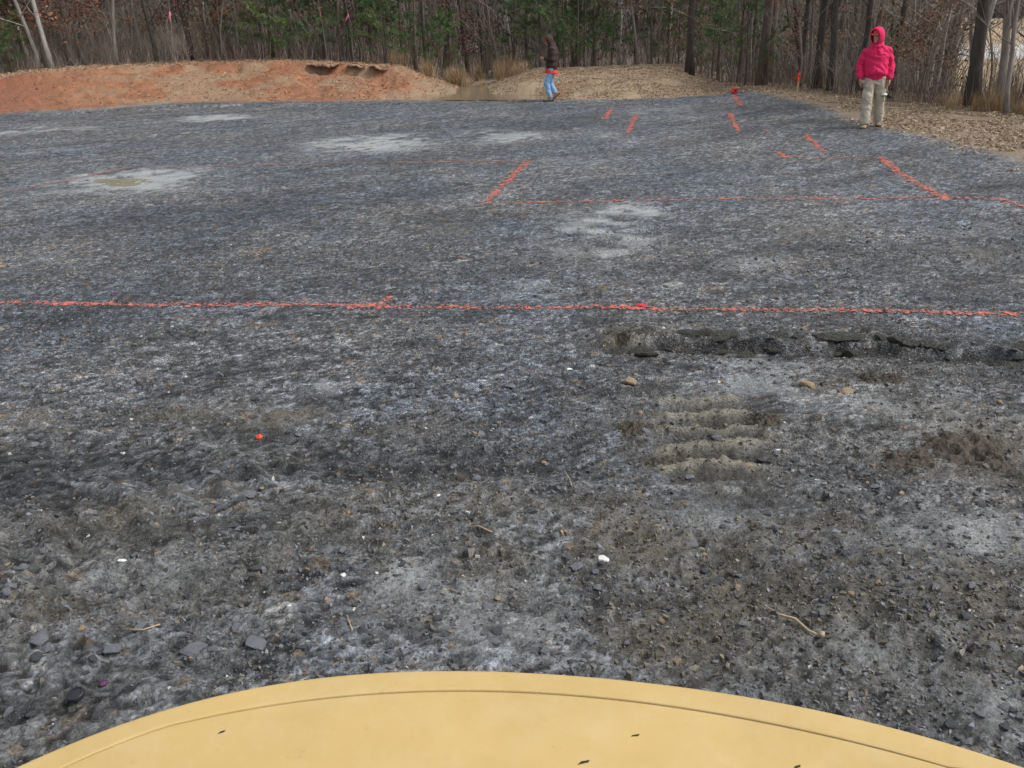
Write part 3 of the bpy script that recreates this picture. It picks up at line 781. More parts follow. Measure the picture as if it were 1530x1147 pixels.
mesh_np('edge_band', V, np.stack([idk[:-1, :-1], idk[:-1, 1:], idk[1:, 1:], idk[1:, :-1]], -1).reshape(-1, 4)[:, ::-1], M['yellow'], smooth=True, parent=machine)
rows = [np.stack([OX * .985, OY - .015, np.full(K, z_)], -1) for z_ in (HZ - .15, .95, .55)]
V = np.concatenate(rows); idk = np.arange(3 * K).reshape(3, K)
mesh_np('front_grille', V, np.stack([idk[:-1, :-1], idk[:-1, 1:], idk[1:, 1:], idk[1:, :-1]], -1).reshape(-1, 4)[:, ::-1], M['grille'], parent=machine)
def boxm(name, lo, hi, m, parent, bev=.02):
    bm = bmesh.new(); bmesh.ops.create_cube(bm, size=1)
    for v in bm.verts: v.co = Vector([lo[i] + (v.co[i] + .5) * (hi[i] - lo[i]) for i in range(3)])
    if bev: bmesh.ops.bevel(bm, geom=bm.edges[:], offset=bev, segments=2, affect='EDGES')
    me = bpy.data.meshes.new(name); bm.to_mesh(me); bm.free(); me.materials.append(m)
    o = bpy.data.objects.new(name, me); COL.objects.link(o); o.parent = parent
    return o
for sx in (-1, 1):
    boxm('side_panel', (sx * .77 - .02, -.75, .75), (sx * .77 + .02, .62, HZ - .03), M['yellow'], machine, .01)
    tr = boxm('crawler_track', (sx * .62 - .2, -2.0, g1(sx * .62, -.6) - .01), (sx * .62 + .2, .72, .62), M['steel'], machine, .18)
boxm('chassis', (-.42, -1.9, .4), (.42, .6, .9), M['grille'], machine, .03)
for px, py, w_ in ((948, 1093, .008), (872, 1133, .009), (329, 1087, .005), (1192, 1140, .006)):
    p = gp(px, py, HZ + .01); acc = Acc()
    zc = float(crown(p.x, p.y)) + .0006
    acc.add([(p.x - w_, p.y - .003, zc), (p.x + w_ * .8, p.y + .001, zc), (p.x + w_, p.y + .005, zc), (p.x - w_ * .3, p.y + .003, zc)], [(0, 1, 2, 3)])
    acc.build('paint_chip', M['seam'], machine)

# ------------------------------------------------------------------ trees
def rdir(d, ang):
    d = Vector(d).normalized(); a = d.orthogonal().normalized(); a.rotate(Matrix.Rotation(random.uniform(0, 6.2832), 3, d))
    return (d * math.cos(ang) + a * math.sin(ang)).normalized()
def wand(p, d, L, r0, r1, segs, wig, up=0.0):
    pts = [Vector(p)]; rad = [r0]; d = Vector(d).normalized()
    for i in range(segs):
        d = (d + Vector((random.gauss(0, wig), random.gauss(0, wig), random.gauss(0, wig * .6) + up))).normalized()
        pts.append(pts[-1] + d * (L / segs)); rad.append(r0 + (r1 - r0) * (i + 1) / segs)
    return pts, rad, d
def along(pts, f):
    x = f * (len(pts) - 1); i = min(int(x), len(pts) - 2); return pts[i].lerp(pts[i + 1], x - i), (pts[i + 1] - pts[i]).normalized()
def twigs(acc, p, d, L, r, depth, n=3):
    pts, rad, d2 = wand(p, d, L, r, r * .35, 3, .16, .05)
    acc.tube(pts, rad, 3, cap=False)
    if depth <= 0: return
    for _ in range(n):
        q, t = along(pts, random.uniform(.25, 1)); twigs(acc, q, rdir(t, random.uniform(.4, 1.0)), L * random.uniform(.45, .7), r * .5, depth - 1, n)
def leafquad(acc, p, s, c):
    a = Vector((random.gauss(0, 1), random.gauss(0, 1), random.gauss(0, .6))).normalized(); b = a.orthogonal().normalized(); b.rotate(Matrix.Rotation(random.uniform(0, 6.28), 3, a))
    acc.add([tuple(p), tuple(p + a * s * .5 + b * s * .32), tuple(p + a * s), tuple(p + a * s * .5 - b * s * .32)], [(0, 1, 2, 3)], c=c)
def jit(c, v): k = 1 + random.uniform(-v, v); return tuple(max(.005, q * k * (1 + random.uniform(-.08, .08))) for q in c)
def as_tree(name, trunk, tm, crown_, cm):
    e = empty(name, (0, 0, 0)); trunk.build('trunk', tm, e, True); crown_.build('crown', cm, e); return e
def bare_tree(h, r, bark, low=.18, wig=.05, nb=20, lean=0.0, tw='twig'):
    T = Acc(); Cw = Acc()
    pts, rad, _ = wand((0, 0, -.15), (lean, 0, 1), h, r, r * .18, 12, wig, .02)
    rad[0] = r * 1.5; T.tube(pts, rad, 8)
    for i in range(nb):
        f = low + (1 - low) * (i + random.random()) / nb
        q, t = along(pts, f); L = h * .30 * (1.1 - f) * random.uniform(.6, 1.3) + .35
        d = rdir(t, random.uniform(.7, 1.25)); bp, br, bd = wand(q, d, L, max(r * .32 * (1.1 - f), .006), .004, 4, .18, .06)
        T.tube(bp, br, 4, cap=False)
        for _ in range(6):
            q2, t2 = along(bp, random.uniform(.2, 1)); twigs(Cw, q2, rdir(t2, random.uniform(.3, .9)), L * random.uniform(.3, .55), .006, 1, 3)
    return as_tree('bare_tree', T, M[bark], Cw, M[tw])
GREENS = ((.085, .16, .055), (.11, .19, .065), (.07, .14, .058), (.15, .20, .08))
def tuft(acc, p, d, L, c, n=26):
    for _ in range(n):
        acc.ribbon(p + Vector(d) * random.uniform(-.1, .05), rdir(d, random.uniform(.15, 1.15)), .006, L * random.uniform(.6, 1.1), jit(c, .35))
def pine(h, r, first, nb, blen, tl=.2, nt=7):
    T = Acc(); Cw = Acc()
    pts, rad, _ = wand((0, 0, -.15), (0, 0, 1), h, r, r * .2, 10, .025, .03)
    rad[0] = r * 1.35; T.tube(pts, rad, 8)
    for i in range(nb):
        f = first + (1 - first) * (i + random.random()) / nb
        q, t = along(pts, f); L = blen * (1.15 - f) * random.uniform(.6, 1.2) + .25
        d = rdir((0, 0, 1), random.uniform(1.05, 1.5)); bp, br, bd = wand(q, d, L, max(r * .2, .008), .005, 4, .12, .05)
        T.tube(bp, br, 4, cap=False); c = random.choice(GREENS)
        for k in range(nt):
            q2, t2 = along(bp, random.uniform(.3, 1)); e2 = q2 + rdir(t2, random.uniform(.2, .9)) * random.uniform(0, .35)
            tuft(Cw, e2, rdir(t2, .5), tl, c, 20)
        tuft(Cw, bp[-1], bd, tl, c)
    return as_tree('pine_tree', T, M['bark_pine'], Cw, M['needle'])
def oak(h, r, low, nb, leaves, cols):
    T = Acc(); Cw = Acc()
    pts, rad, _ = wand((0, 0, -.1), (0, 0, 1), h, r, r * .2, 8, .06, .02); T.tube(pts, rad, 6)
    for i in range(nb):
        f = low + (1 - low) * (i + random.random()) / nb
        q, t = along(pts, f); L = (h * .24 * (1.2 - f)) * random.uniform(.7, 1.3) + .4
        bp, br, bd = wand(q, rdir(t, random.uniform(.9, 1.4)), L, r * .3, .004, 4, .15, .02); T.tube(bp, br, 4, cap=False)
        c = random.choice(cols)
        for _ in range(leaves // nb):
            q2, t2 = along(bp, random.uniform(.2, 1)); leafquad(Cw, q2 + Vector((random.gauss(0, .16), random.gauss(0, .16), random.gauss(0, .09))), random.uniform(.06, .12), jit(c, .35))
    return as_tree('dead_leafed_oak', T, M['bark_grey'], Cw, M['leaf'])
RUST = ((.24, .10, .06), (.18, .08, .055), (.3, .15, .085)); WINE = ((.17, .075, .06), (.14, .065, .055)); TANL = ((.26, .16, .09), (.2, .13, .08))
bares = [bare_tree(11, .08, 'bark_grey'), bare_tree(12, .10, 'bark_dark', .15, tw='twig_dark'), bare_tree(9, .05, 'bark_grey', .10, .08, 26), bare_tree(10, .065, 'bark_pale', .2, .07), bare_tree(8, .035, 'bark_grey', .08, .09, 24)]
pines = [pine(13, .15, .5, 26, 2.2), pine(14, .17, .55, 26, 2.4)]
youngs = [pine(4.6, .05, .08, 34, 1.35, .17, 6), pine(6, .07, .18, 36, 1.5, .17, 6), pine(3.2, .035, .05, 28, 1.0, .16, 6)]
oaks = [oak(5, .05, .12, 22, 1700, RUST), oak(6.5, .06, .2, 24, 1700, RUST + WINE), oak(4, .035, .15, 18, 1000, WINE), oak(3.2, .03, .1, 16, 800, TANL)]
def shrub(h, n, wood='twig'):
    A = Acc()
    for _ in range(n):
        p0 = Vector((random.gauss(0, .12), random.gauss(0, .12), -.05)); twigs(A, p0, rdir((0, 0, 1), random.uniform(.05, .5)), h * random.uniform(.6, 1.1), .009, 2, 4)
    o = A.build('bare_shrub', M[wood]); return o
shrubs = [shrub(1.5, 5), shrub(2.2, 5, 'twig_dark'), shrub(1.0, 7), shrub(1.8, 6)]
def grass_clump(h, n, c):
    A = Acc()
    for _ in range(n): A.ribbon((random.gauss(0, .13), random.gauss(0, .13), -.02), rdir((0, 0, 1), abs(random.gauss(0, .32))), .006, h * random.uniform(.5, 1.1), jit(c, .3), random.uniform(-.2, .2))
    return A.build('dry_grass_clump', M['straw'])
grasses = [grass_clump(.9, 130, (.36, .25, .14)), grass_clump(.6, 130, (.42, .31, .19))]
PROTOS = bares + pines + youngs + oaks + shrubs + grasses
used = set()
def place(proto, x, y, label, cat, group=None, s=1.0, rz=None, tilt=(0, 0)):
    o = proto if proto.name not in used else copy_tree(proto)
    used.add(proto.name)
    o.location = (x, y, g1(x, y)); o.scale = (s * random.uniform(.92, 1.08), s * random.uniform(.92, 1.08), s)
    o.rotation_euler = (tilt[0], tilt[1], random.uniform(0, 6.28) if rz is None else rz)
    for k in ('label', 'category', 'group'):
        if k in o: del o[k]
    return tag(o, label, cat, group)
def bearing(P, y): return (P - 765) * (y * math.cos(PITCH) + CAM_Z * math.sin(PITCH)) / F
def wood_edge(P): return float(np.interp(P, [-300, 0, 640, 760, 1040, 1110, 1250, 1400, 1530, 1700], [32, 33, 34, 36, 35, 30, 25.5, 22.5, 20.5, 19]))
spots = []
def free(x, y, d):
    for a_, b_ in spots:
        if (a_ - x) ** 2 + (b_ - y) ** 2 < d * d: return False
    spots.append((x, y)); return True
# trees that stand out
def at_px(P, y): return bearing(P, y), y
x, y = at_px(1041, 31.5); spots.append((x, y)); place(bare_tree(12, .13, 'bark_dark', .3, .015, 16, 0, 'twig_dark'), x, y, 'straight black trunk standing by itself at the foot of the straw mound', 'tree')
x, y = at_px(1462, 22.0); spots.append((x, y)); place(bare_tree(12, .17, 'bark_dark', .25, .02, 18, 0, 'twig_dark'), x, y, 'thick lichen grey trunk rising from dry grass at the field edge', 'tree', tilt=(0, -.03), rz=0)
x, y = at_px(1498, 21.0); spots.append((x, y)); place(bare_tree(9, .10, 'bark_grey', .15, .05, 18), x, y, 'forked grey tree next to the thick trunk by the field', 'tree', tilt=(0, -.05), rz=1)
x, y = at_px(1515, 20.2); spots.append((x, y)); place(bare_tree(8, .06, 'bark_grey', .12, .05, 18), x, y, 'slim leaning tree with the open field right behind it', 'tree')
for P, yy_, lb in ((1148, 30, 'left of two stout dark pines beside the verge'), (1160, 31.5, 'right of two stout dark pines beside the verge')):
    x, y = at_px(P, yy_); spots.append((x, y)); place(pines[P % 2], x, y, lb.replace('left of two stout', 'nearer of two stout').replace('right of two stout', 'farther of two stout'), 'tree', s=1.05)
for P, yy_, r_ in ((1232, 28, .13), (1252, 27, .11), (1205, 29, .08), (1295, 27, .10), (1340, 27, .09)):
    x, y = at_px(P, yy_); spots.append((x, y)); place(bare_tree(11, r_, 'bark_dark', .2, .03, 16, 0, 'twig_dark'), x, y, 'dark straight trunk in the thicket behind the person in red', 'tree', 'dark trunks behind the person in red')
for P, yy_, r_, cv in ((78, 34.6, .075, .09), (98, 34.3, .085, .05)):
    x, y = at_px(P, yy_); spots.append((x, y)); place(bare_tree(10, r_, 'bark_pale', .16, cv, 18), x, y, 'curving pale grey trunk of a pair above the red clay' if cv > .06 else 'straighter pale grey trunk of a pair above the red clay', 'tree', tilt=(0, -.06), rz=.5)
for P, yy_, r_ in ((505, 36, .12), (499, 37, .1)):
    x, y = at_px(P, yy_); spots.append((x, y)); place(bare_tree(11, r_, 'bark_grey', .25, .03, 18), x, y, 'grey trunk growing right behind the undercut lip of the bank', 'tree', 'grey trunks behind the bank lip')
x, y = at_px(306, 35); spots.append((x, y)); place(bares[1], x, y, 'stout black trunk behind the middle of the clay bank', 'tree', s=1.1)
x, y = at_px(762, 39); spots.append((x, y)); place(bares[3], x, y, 'pale straight trunk behind the dry grass of the ditch', 'tree')
# green young pines where the photograph has them
for i, (P, dy, k, s_) in enumerate(((8, 1, 0, 1.1), (25, 3, 2, 1.2), (425, 5, 1, 1.2), (450, 3, 0, 1.3), (540, 5, 1, 1.2), (570, 7, 1, 1.3), (615, 5, 0, 1.2), (650, 4, 1, 1.3), (800, 5, 1, 1.2), (845, 3, 0, 1.25), (868, 4, 1, 1.2), (885, 2.5, 2, 1.3),
        (410, 2, 2, 1.3), (470, 1.5, 2, 1.2), (555, 2, 0, 1.3), (590, 1, 2, 1.1), (635, 2, 0, 1.3), (780, 2, 2, 1.2), (820, 1.5, 0, 1.2), (855, .8, 2, 1.3), (900, 3, 1, 1.2), (1075, 1.5, 2, 1.0), (1125, 1, 0, .9), (525, 1, 0, 1.1), (435, .6, 2, 1.1), (5, .3, 2, 1.2), (-15, 1, 0, 1.2), (875, 1, 0, 1.2), (960, 4, 0, 1.1), (1025, 3, 2, 1.1), (1085, 5, 1, 1.0), (1115, 4, 1, 1.1), (1135, 6, 1, 1.2), (672, 2, 2, .8), (1010, 7, 1, 1.2), (350, 6, 1, 1.0))):
    y = wood_edge(P) + .3 + dy * .55; x = bearing(P, y); spots.append((x, y))
    place(youngs[k], x, y, 'bushy young pine with green needles low to the ground', 'tree', 'young green pines at the edge of the wood', s_)
for i, (P, dy, k, s_) in enumerate(((95, 3, 0, 1.2), (130, 2.5, 0, 1.2), (150, 4, 1, 1.2), (15, 5, 1, 1.2), (45, 3, 0, 1.0), (345, 3, 0, 1.1), (375, 2, 1, 1.0), (330, 4, 1, 1.2), (495, 3, 2, 1.2), (530, 4, 2, 1.2), (740, 6, 2, 1.2), (925, 5, 2, 1.4), (985, 4, 1, 1.1), (1015, 3, 3, 1.3), (1060, 3, 3, 1.0),
        (1350, 3, 3, 1.0), (1385, 4, 0, .9), (1220, 4, 0, 1.0), (1415, 3, 3, .9), (200, 4, 1, 1.1), (250, 5, 0, 1.1), (60, 6, 1, 1.3), (120, 6, 0, 1.4), (590, 6, 2, 1.3), (320, 2, 3, .8), (700, 6, 2, 1.2))):
    y = wood_edge(P) + .2 + dy * .6; x = bearing(P, y); spots.append((x, y))
    lab = {0: 'young oak holding rust brown dead leaves', 1: 'taller oak holding mixed rust and wine dead leaves', 2: 'thin oak holding wine red dead leaves', 3: 'small sapling holding pale tan dead leaves'}[k]
    place(oaks[k], x, y, lab + ' in the wood edge', 'tree', ['rust leafed oaks', 'tall mixed leafed oaks', 'wine leafed oaks', 'tan leafed saplings'][k], s_)
# the rest of the wood
cnt = 0; tries = 0
LB = ['tall grey barked bare tree in the wood', 'tall dark barked bare tree in the wood', 'slim wavy grey bare tree in the wood', 'pale barked bare tree in the wood', 'thin twiggy bare sapling in the wood']
while cnt < 235 and tries < 6000:
    tries += 1
    P = random.uniform(-150, 1680); e = wood_edge(P)
    dpt = random.random() ** 1.3 * (26 if P < 1430 else 7)
    y = e + .3 + dpt; x = bearing(P, y)
    if 672 < P < 722 and dpt < 4: continue
    if not free(x, y, .75 if P < 1430 else .9): continue
    r = random.random()
    if dpt > 8 and r < .15: place(random.choice(pines), x, y, 'tall pine with a bare dark lower trunk inside the wood', 'tree', 'tall pines inside the wood', random.uniform(.85, 1.15))
    else:
        k = random.choices(range(5), (4, 4, 4, 1.2, 5))[0]
        place(bares[k], x, y, LB[k], 'tree', LB[k].split(' in ')[0] + 's', random.uniform(.7, 1.1), tilt=(random.gauss(0, .04), random.gauss(0, .04)))
    cnt += 1
for i in range(125):
    P = random.uniform(-60, 1600); y = wood_edge(P) + random.uniform(.1, 6) ; x = bearing(P, y)
    if 680 < P < 720 and y < 38: continue
    k = random.randrange(4)
    place(shrubs[k], x, y, ['knee high grey bare shrub at the foot of the trees', 'head high dark bare shrub at the foot of the trees', 'low spreading bare shrub at the foot of the trees', 'chest high twiggy bare shrub at the foot of the trees'][k], 'shrub', ['grey bare shrubs', 'dark bare shrubs', 'low bare shrubs', 'twiggy bare shrubs'][k], random.uniform(.6, 1.1))
for i in range(46):
    if i < 20: P = random.uniform(690, 800); y = wood_edge(P) + random.uniform(-2.2, 1)
    elif i < 40: P = random.uniform(1415, 1560); y = wood_edge(P) + random.uniform(-.8, 2.5)
    else: P = random.uniform(600, 690); y = wood_edge(P) + random.uniform(-.5, 1)
    place(grasses[i % 2], bearing(P, y), y, 'clump of tall dry tan grass by the ditch' if (i < 20 or i >= 40) else 'clump of tall dry tan grass on the shoulder before the field', 'grass', 'dry grass by the ditch' if (i < 20 or i >= 40) else 'dry grass before the field', random.uniform(.5, 1.0))
for pr in PROTOS:
    if pr.name not in used:
        for ch in list(pr.children): bpy.data.objects.remove(ch)
        bpy.data.objects.remove(pr)

# undergrowth and the deep wood that read as one mass
def brush(name, n, f_pos, hr, w, cols, label, cat, lean=.35):
    A_v = np.zeros((n, 5, 3)); C_ = np.zeros((n, 5, 3))
    x, y = f_pos(n); z = ground(x, y) - .03
    h = rng.uniform(*hr, n); az = rng.uniform(0, 6.28, n); le = np.abs(rng.normal(0, lean, n)); wa = rng.uniform(0, 6.28, n)
    dx, dy, dz = np.sin(le) * np.cos(az), np.sin(le) * np.sin(az), np.cos(le)
    wx, wy = np.cos(wa) * w, np.sin(wa) * w
    bx, by = rng.normal(0, .06, n) * h, rng.normal(0, .06, n) * h
    for k, (f, ww, sg_) in enumerate(((0, 1, -1), (0, 1, 1), (.55, .8, 1), (.55, .8, -1), (1, 0, 1))):
        A_v[:, k, 0] = x + dx * h * f + wx * ww * sg_ + (bx if f == .55 else 0); A_v[:, k, 1] = y + dy * h * f + wy * ww * sg_ + (by if f == .55 else 0); A_v[:, k, 2] = z + dz * h * f
    c = np.array(cols)[rng.integers(0, len(cols), n)] * rng.uniform(.6, 1.35, (n, 1)); C_[:] = c[:, None, :]
    b5 = np.arange(n)[:, None] * 5
    return tag(mesh_np(name, A_v.reshape(-1, 3), [b5 + np.array([[0, 1, 2, 3]]), b5 + np.array([[3, 2, 4]])], M['straw'], C_.reshape(-1, 3)), label, cat, kind='stuff')
def pos_wood(lo, hi, Pmin=-200, Pmax=1700):
    def f(n):
        P = rng.uniform(Pmin, Pmax, n); e = np.interp(P, [-300, 0, 640, 760, 1040, 1110, 1250, 1400, 1530, 1700], [32, 33, 34, 36, 35, 30, 25.5, 22.5, 20.5, 19])
        y = e + lo + (hi - lo) * rng.random(n) ** 1.4
        y = np.where(P > 1440, e + lo + (np.minimum(hi, 5) - lo) * rng.random(n), y)
        return (P - 765) * (y * math.cos(PITCH) + CAM_Z * math.sin(PITCH)) / F, y
    return f
BR = [(.2, .165, .135), (.14, .11, .09), (.3, .255, .205), (.19, .125, .095), (.09, .075, .065)]
brush('undergrowth', 8500, pos_wood(-.3, 7), (.15, 1.0), .006, BR, 'tangle of bare brown undergrowth along the wood edge', 'undergrowth', .6)
brush('undergrowth_twigs', 6000, pos_wood(1, 22), (.4, 2.2), .006, BR, 'thin leafless stems filling the wood', 'undergrowth', .3)
brush('deep_wood', 5000, pos_wood(20, 62, -300, 1440), (3, 11), .045, [(.13, .11, .095), (.09, .08, .07), (.19, .165, .14), (.10, .1, .065)], 'distant mass of bare trunks deep in the wood', 'woods', .08)
brush('deep_wood_twigs', 20000, pos_wood(12, 60, -300, 1440), (.8, 4), .018, [(.15, .125, .105), (.1, .085, .075), (.2, .165, .14), (.11, .105, .07)], 'distant haze of bare twigs deep in the wood', 'woods', .5)
def pos_far(n):
    x = rng.uniform(30, 330, n); y = 230 + rng.uniform(0, 40, n); return x, y
brush('far_tree_line', 9000, pos_far, (5, 13), .3, [(.10, .10, .10), (.13, .125, .12), (.08, .085, .08)], 'far grey line of trees beyond the tan field', 'woods', .1)
# sod hanging over the eroded lip of the bank
def overhang(P0, P1, label, jut=.2):
    Ps = np.arange(P0, P1, 2.0); rows = [[], [], [], [], []]
    for i, P in enumerate(Ps):
        yy_ = np.linspace(26, 36, 200); xx_ = (P - 765) * (yy_ * math.cos(PITCH) + CAM_Z * math.sin(PITCH)) / F
        zz_ = ground(xx_, yy_); gr = np.gradient(zz_, yy_); sel = (edge_dist(xx_, yy_) > 2.8)
        k = int(np.argmax(np.where(sel, gr, -9))); x, y = xx_[k], yy_[k]; zt = zz_[min(k + 8, 199)] + .10 * (float(fbm(np.array([P * .07]), np.array([8.]), 4, 27)[0]) - .55)
        e = math.sin(math.pi * i / (len(Ps) - 1)) ** .5 * (.15 + 1.2 * float(fbm(np.array([P * .05 + 3]), np.array([4.]), 3, 17)[0])); j_ = jut * e * (.1 + 1.8 * float(fbm(np.array([P * .13]), np.array([1.]), 3, 7)[0]))
        t_ = .04 * e + .01 + .06 * random.random() * e
        rows[0].append((x, y + .6, zt - .05)); rows[1].append((x, y + .2, zt + .015 * random.random())); rows[2].append((x, y - j_ * .8, zt + .02 - .02 * random.random())); rows[3].append((x, y - j_, zt - t_)); rows[4].append((x, y + .3, zt - t_ * 1.3))
    n_ = len(Ps); V = np.array(sum(rows, [])); ii = np.arange(5 * n_).reshape(5, n_)
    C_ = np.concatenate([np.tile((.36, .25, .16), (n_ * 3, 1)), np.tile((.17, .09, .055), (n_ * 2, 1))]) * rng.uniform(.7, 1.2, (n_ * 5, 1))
    root = tag(empty('sod_overhang', (0, 0, 0)), label, 'bank edge')
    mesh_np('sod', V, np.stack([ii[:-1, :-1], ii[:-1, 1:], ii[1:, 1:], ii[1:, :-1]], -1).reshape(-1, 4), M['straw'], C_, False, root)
    A = Acc()
    for _ in range(int(n_ * 2.2)):
        q = Vector(random.choice(rows[3])); A.ribbon(q + Vector((random.gauss(0, .05), .03, .03)), rdir((0, -.25, -1), random.uniform(0, .7)), .007, random.uniform(.06, .22), jit((.13, .085, .06), .4), .15)
    A.build('hanging_roots', M['straw'], root)
overhang(474, 524, 'widest dark undercut sod lip with hanging roots on the clay bank', .17)
overhang(534, 560, 'narrow undercut sod lip between two others on the clay bank', .18)
overhang(566, 596, 'last undercut sod lip before the clay bank slopes to the ditch', .18)
# straw and dead leaves on the mound, verge and bank top
def pos_straw(n):
    k = n * 3
    P = rng.uniform(700, 1760, k); y = rng.uniform(11, 35, k); x = (P - 765) * (y * math.cos(PITCH) + CAM_Z * math.sin(PITCH)) / F
    s_ = edge_dist(x, y) + .5 * (fbm(x * .9, y * .9, 4, 5) - .5)
    ok = (s_ > -.45) & (s_ < 7) & (rng.random(k) < .10 + sst(-.4, .8, s_)) & (fbm(x * 1.3, y * 1.3, 3, 501) > .36)
    return x[ok][:n], y[ok][:n]
def litter(name, pos, n, sz, cols, label):
    x, y = pos(n); n = len(x); z = ground(x, y) + .012
    ro = rng.uniform(0, 6.28, n); L_ = rng.uniform(*sz, n); wd = L_ * rng.uniform(.12, .55, n)
    V4 = np.zeros((n, 4, 3))
    for k, (a_, b_) in enumerate(((-.5, -.5), (.5, -.4), (.5, .5), (-.5, .4))):
        V4[:, k, 0] = x + np.cos(ro) * a_ * L_ - np.sin(ro) * b_ * wd; V4[:, k, 1] = y + np.sin(ro) * a_ * L_ + np.cos(ro) * b_ * wd
        V4[:, k, 2] = z + rng.uniform(-.01, .025, n)
    c = np.array(cols)[rng.integers(0, len(cols), n)] * rng.uniform(.7, 1.25, (n, 1))
    return tag(mesh_np(name, V4.reshape(-1, 3), np.arange(n * 4).reshape(-1, 4), M['straw'], np.repeat(c, 4, 0)), label, 'leaf litter', kind='stuff')
litter('straw_litter', pos_straw, 48000, (.02, .07), [(.40, .31, .21), (.34, .25, .16), (.28, .2, .13), (.44, .36, .26), (.22, .16, .115)], 'straw and dead leaves scattered over the mound and verge')
def pos_bank(n):
    k = n * 4
    P = rng.uniform(-220, 720, k); y = rng.uniform(23, 36, k); x = (P - 765) * (y * math.cos(PITCH) + CAM_Z * math.sin(PITCH)) / F
    s_ = edge_dist(x, y)
    ok = (s_ > .1) & (s_ < 8.5) & (rng.random(k) < .10 + .22 * sst(80, 400, P) + .9 * sst(4, 5.2, s_))
    return x[ok][:n], y[ok][:n]
litter('bank_litter', pos_bank, 15000, (.025, .09), [(.42, .29, .18), (.36, .21, .12), (.28, .16, .10), (.45, .36, .26), (.34, .17, .09)], 'straw and clods strewn over the red clay bank')

# ------------------------------------------------------------------ small things
M['tape_pink'] = mat('pink_flagging', (.6, .22, .32), .6, .1, 20)
M['tape_red'] = mat('red_flagging', (.55, .03, .06), .6, .1, 20)
M['wood'] = mat('stake_wood', (.42, .32, .2), .8, .2, 20)
M['rubber'] = mat('black_plastic', (.02, .022, .026), .4, .2, 30, spec=.5)
M['orange'] = mat('orange_plastic', (.8, .09, .04), .5, .1, 30)
# survey stake
p = on_ground(1197, 156); st = tag(empty('survey_stake', (p.x, p.y + .4, g1(p.x, p.y + .4))), 'thin wooden survey stake with an orange painted top on the verge', 'stake')
boxm('stake_shaft', (-.02, -.012, -.1), (.02, .012, .62), M['wood'], st, .003)
A = Acc()
for k in range(7): A.ribbon((0, 0, .64), rdir((0, 0, -1), random.uniform(.3, 1.4)), .03, .17, None, .2)
A.build('flagging', M['orange'], st); boxm('stake_tip', (-.023, -.015, .62), (.023, .015, .72), M['orange'], st, .003)
# red flagging bundle at the pad edge
p = on_ground(1097, 140); A = Acc()
for k in range(26): A.ribbon((random.gauss(0, .06), random.gauss(0, .04), random.uniform(0, .1)), rdir((0, 0, 1), random.uniform(.4, 1.5)), .02, random.uniform(.08, .2), None, .3)
o = A.build('flagging_bundle', M['tape_red']); o.location = p; tag(o, 'crumpled red flagging lying at the edge of the gravel pad', 'flagging')
for P, zz, lb in ((281, 1.75, 'pink flagging tape tied to a trunk above the clay bank'), (505, 1.55, 'pink flagging tape tied behind the undercut bank lip'), (544, 1.6, 'pink flagging tape tied among wine red leaves')):
    y = wood_edge(P) + .6; x = bearing(P, y); root = tag(empty('flagging_tape', (x, y, g1(x, y))), lb, 'flagging')
    T = Acc(); pts, rad, _ = wand((0, 0, -.1), (0, 0, 1), 2.6, .03, .012, 6, .04); T.tube(pts, rad, 5); T.build('sapling_stem', M['bark_grey'], root)
    A = Acc()
    for k in range(5): A.ribbon(pts[4] + Vector((0, -.03, random.uniform(-.1, .1))), rdir((0, -.3, -1), random.uniform(.05, .5)), .018, random.uniform(.2, .45), None, .15)
    A.build('tape', M['tape_pink'], root)
# round black cap
def lathe(acc, prof, n=32):
    vs = [(r_ * math.cos(2 * math.pi * k / n), r_ * math.sin(2 * math.pi * k / n), z_) for r_, z_ in prof for k in range(n)]
    acc.add(vs, [(i * n + k, i * n + (k + 1) % n, (i + 1) * n + (k + 1) % n, (i + 1) * n + k) for i in range(len(prof) - 1) for k in range(n)])
p = on_ground(115, 1042); A = Acc(); lathe(A, [(.001, 0), (.03, 0), (.032, .004), (.032, .016), (.030, .019), (.026, .019), (.0245, .015), (.001, .0155)])
o = A.build('bottle_cap', M['rubber'], smooth=False); o.location = p + Vector((0, 0, .006)); o.rotation_euler = (.12, -.1, 0); tag(o, 'round black plastic cap lying on the gravel', 'cap')
# crumpled orange scrap
p = on_ground(388, 655); me = stone_mesh('scrap', 991, M['orange'], .8, 2, 1.2); o = bpy.data.objects.new('plastic_scrap', me); COL.objects.link(o); o.scale = (.026, .02, .02); o.location = p + Vector((0, 0, .01)); tag(o, 'crumpled bright orange scrap beside the dark rut', 'scrap')
p = on_ground(157, 1021); M['purple'] = mat('purple_wrapper', (.09, .03, .08), .5, .3, 30); me = stone_mesh('wrapper', 771, M['purple'], .35, 2, 1.5); o = bpy.data.objects.new('wrapper_scrap', me); COL.objects.link(o); o.scale = (.03, .018, .02); o.location = p + Vector((0, 0, .006)); tag(o, 'crushed dark purple wrapper scrap near the black cap', 'scrap')
p = on_ground(958, 458); me = stone_mesh('tape_scrap', 331, M['tape_red'], .5, 2, 1.5); o = bpy.data.objects.new('flagging_scrap', me); COL.objects.link(o); o.scale = (.06, .03, .03); o.location = p + Vector((0, 0, .012)); tag(o, 'crumpled dark red flagging scrap lying on the longest orange line', 'scrap')
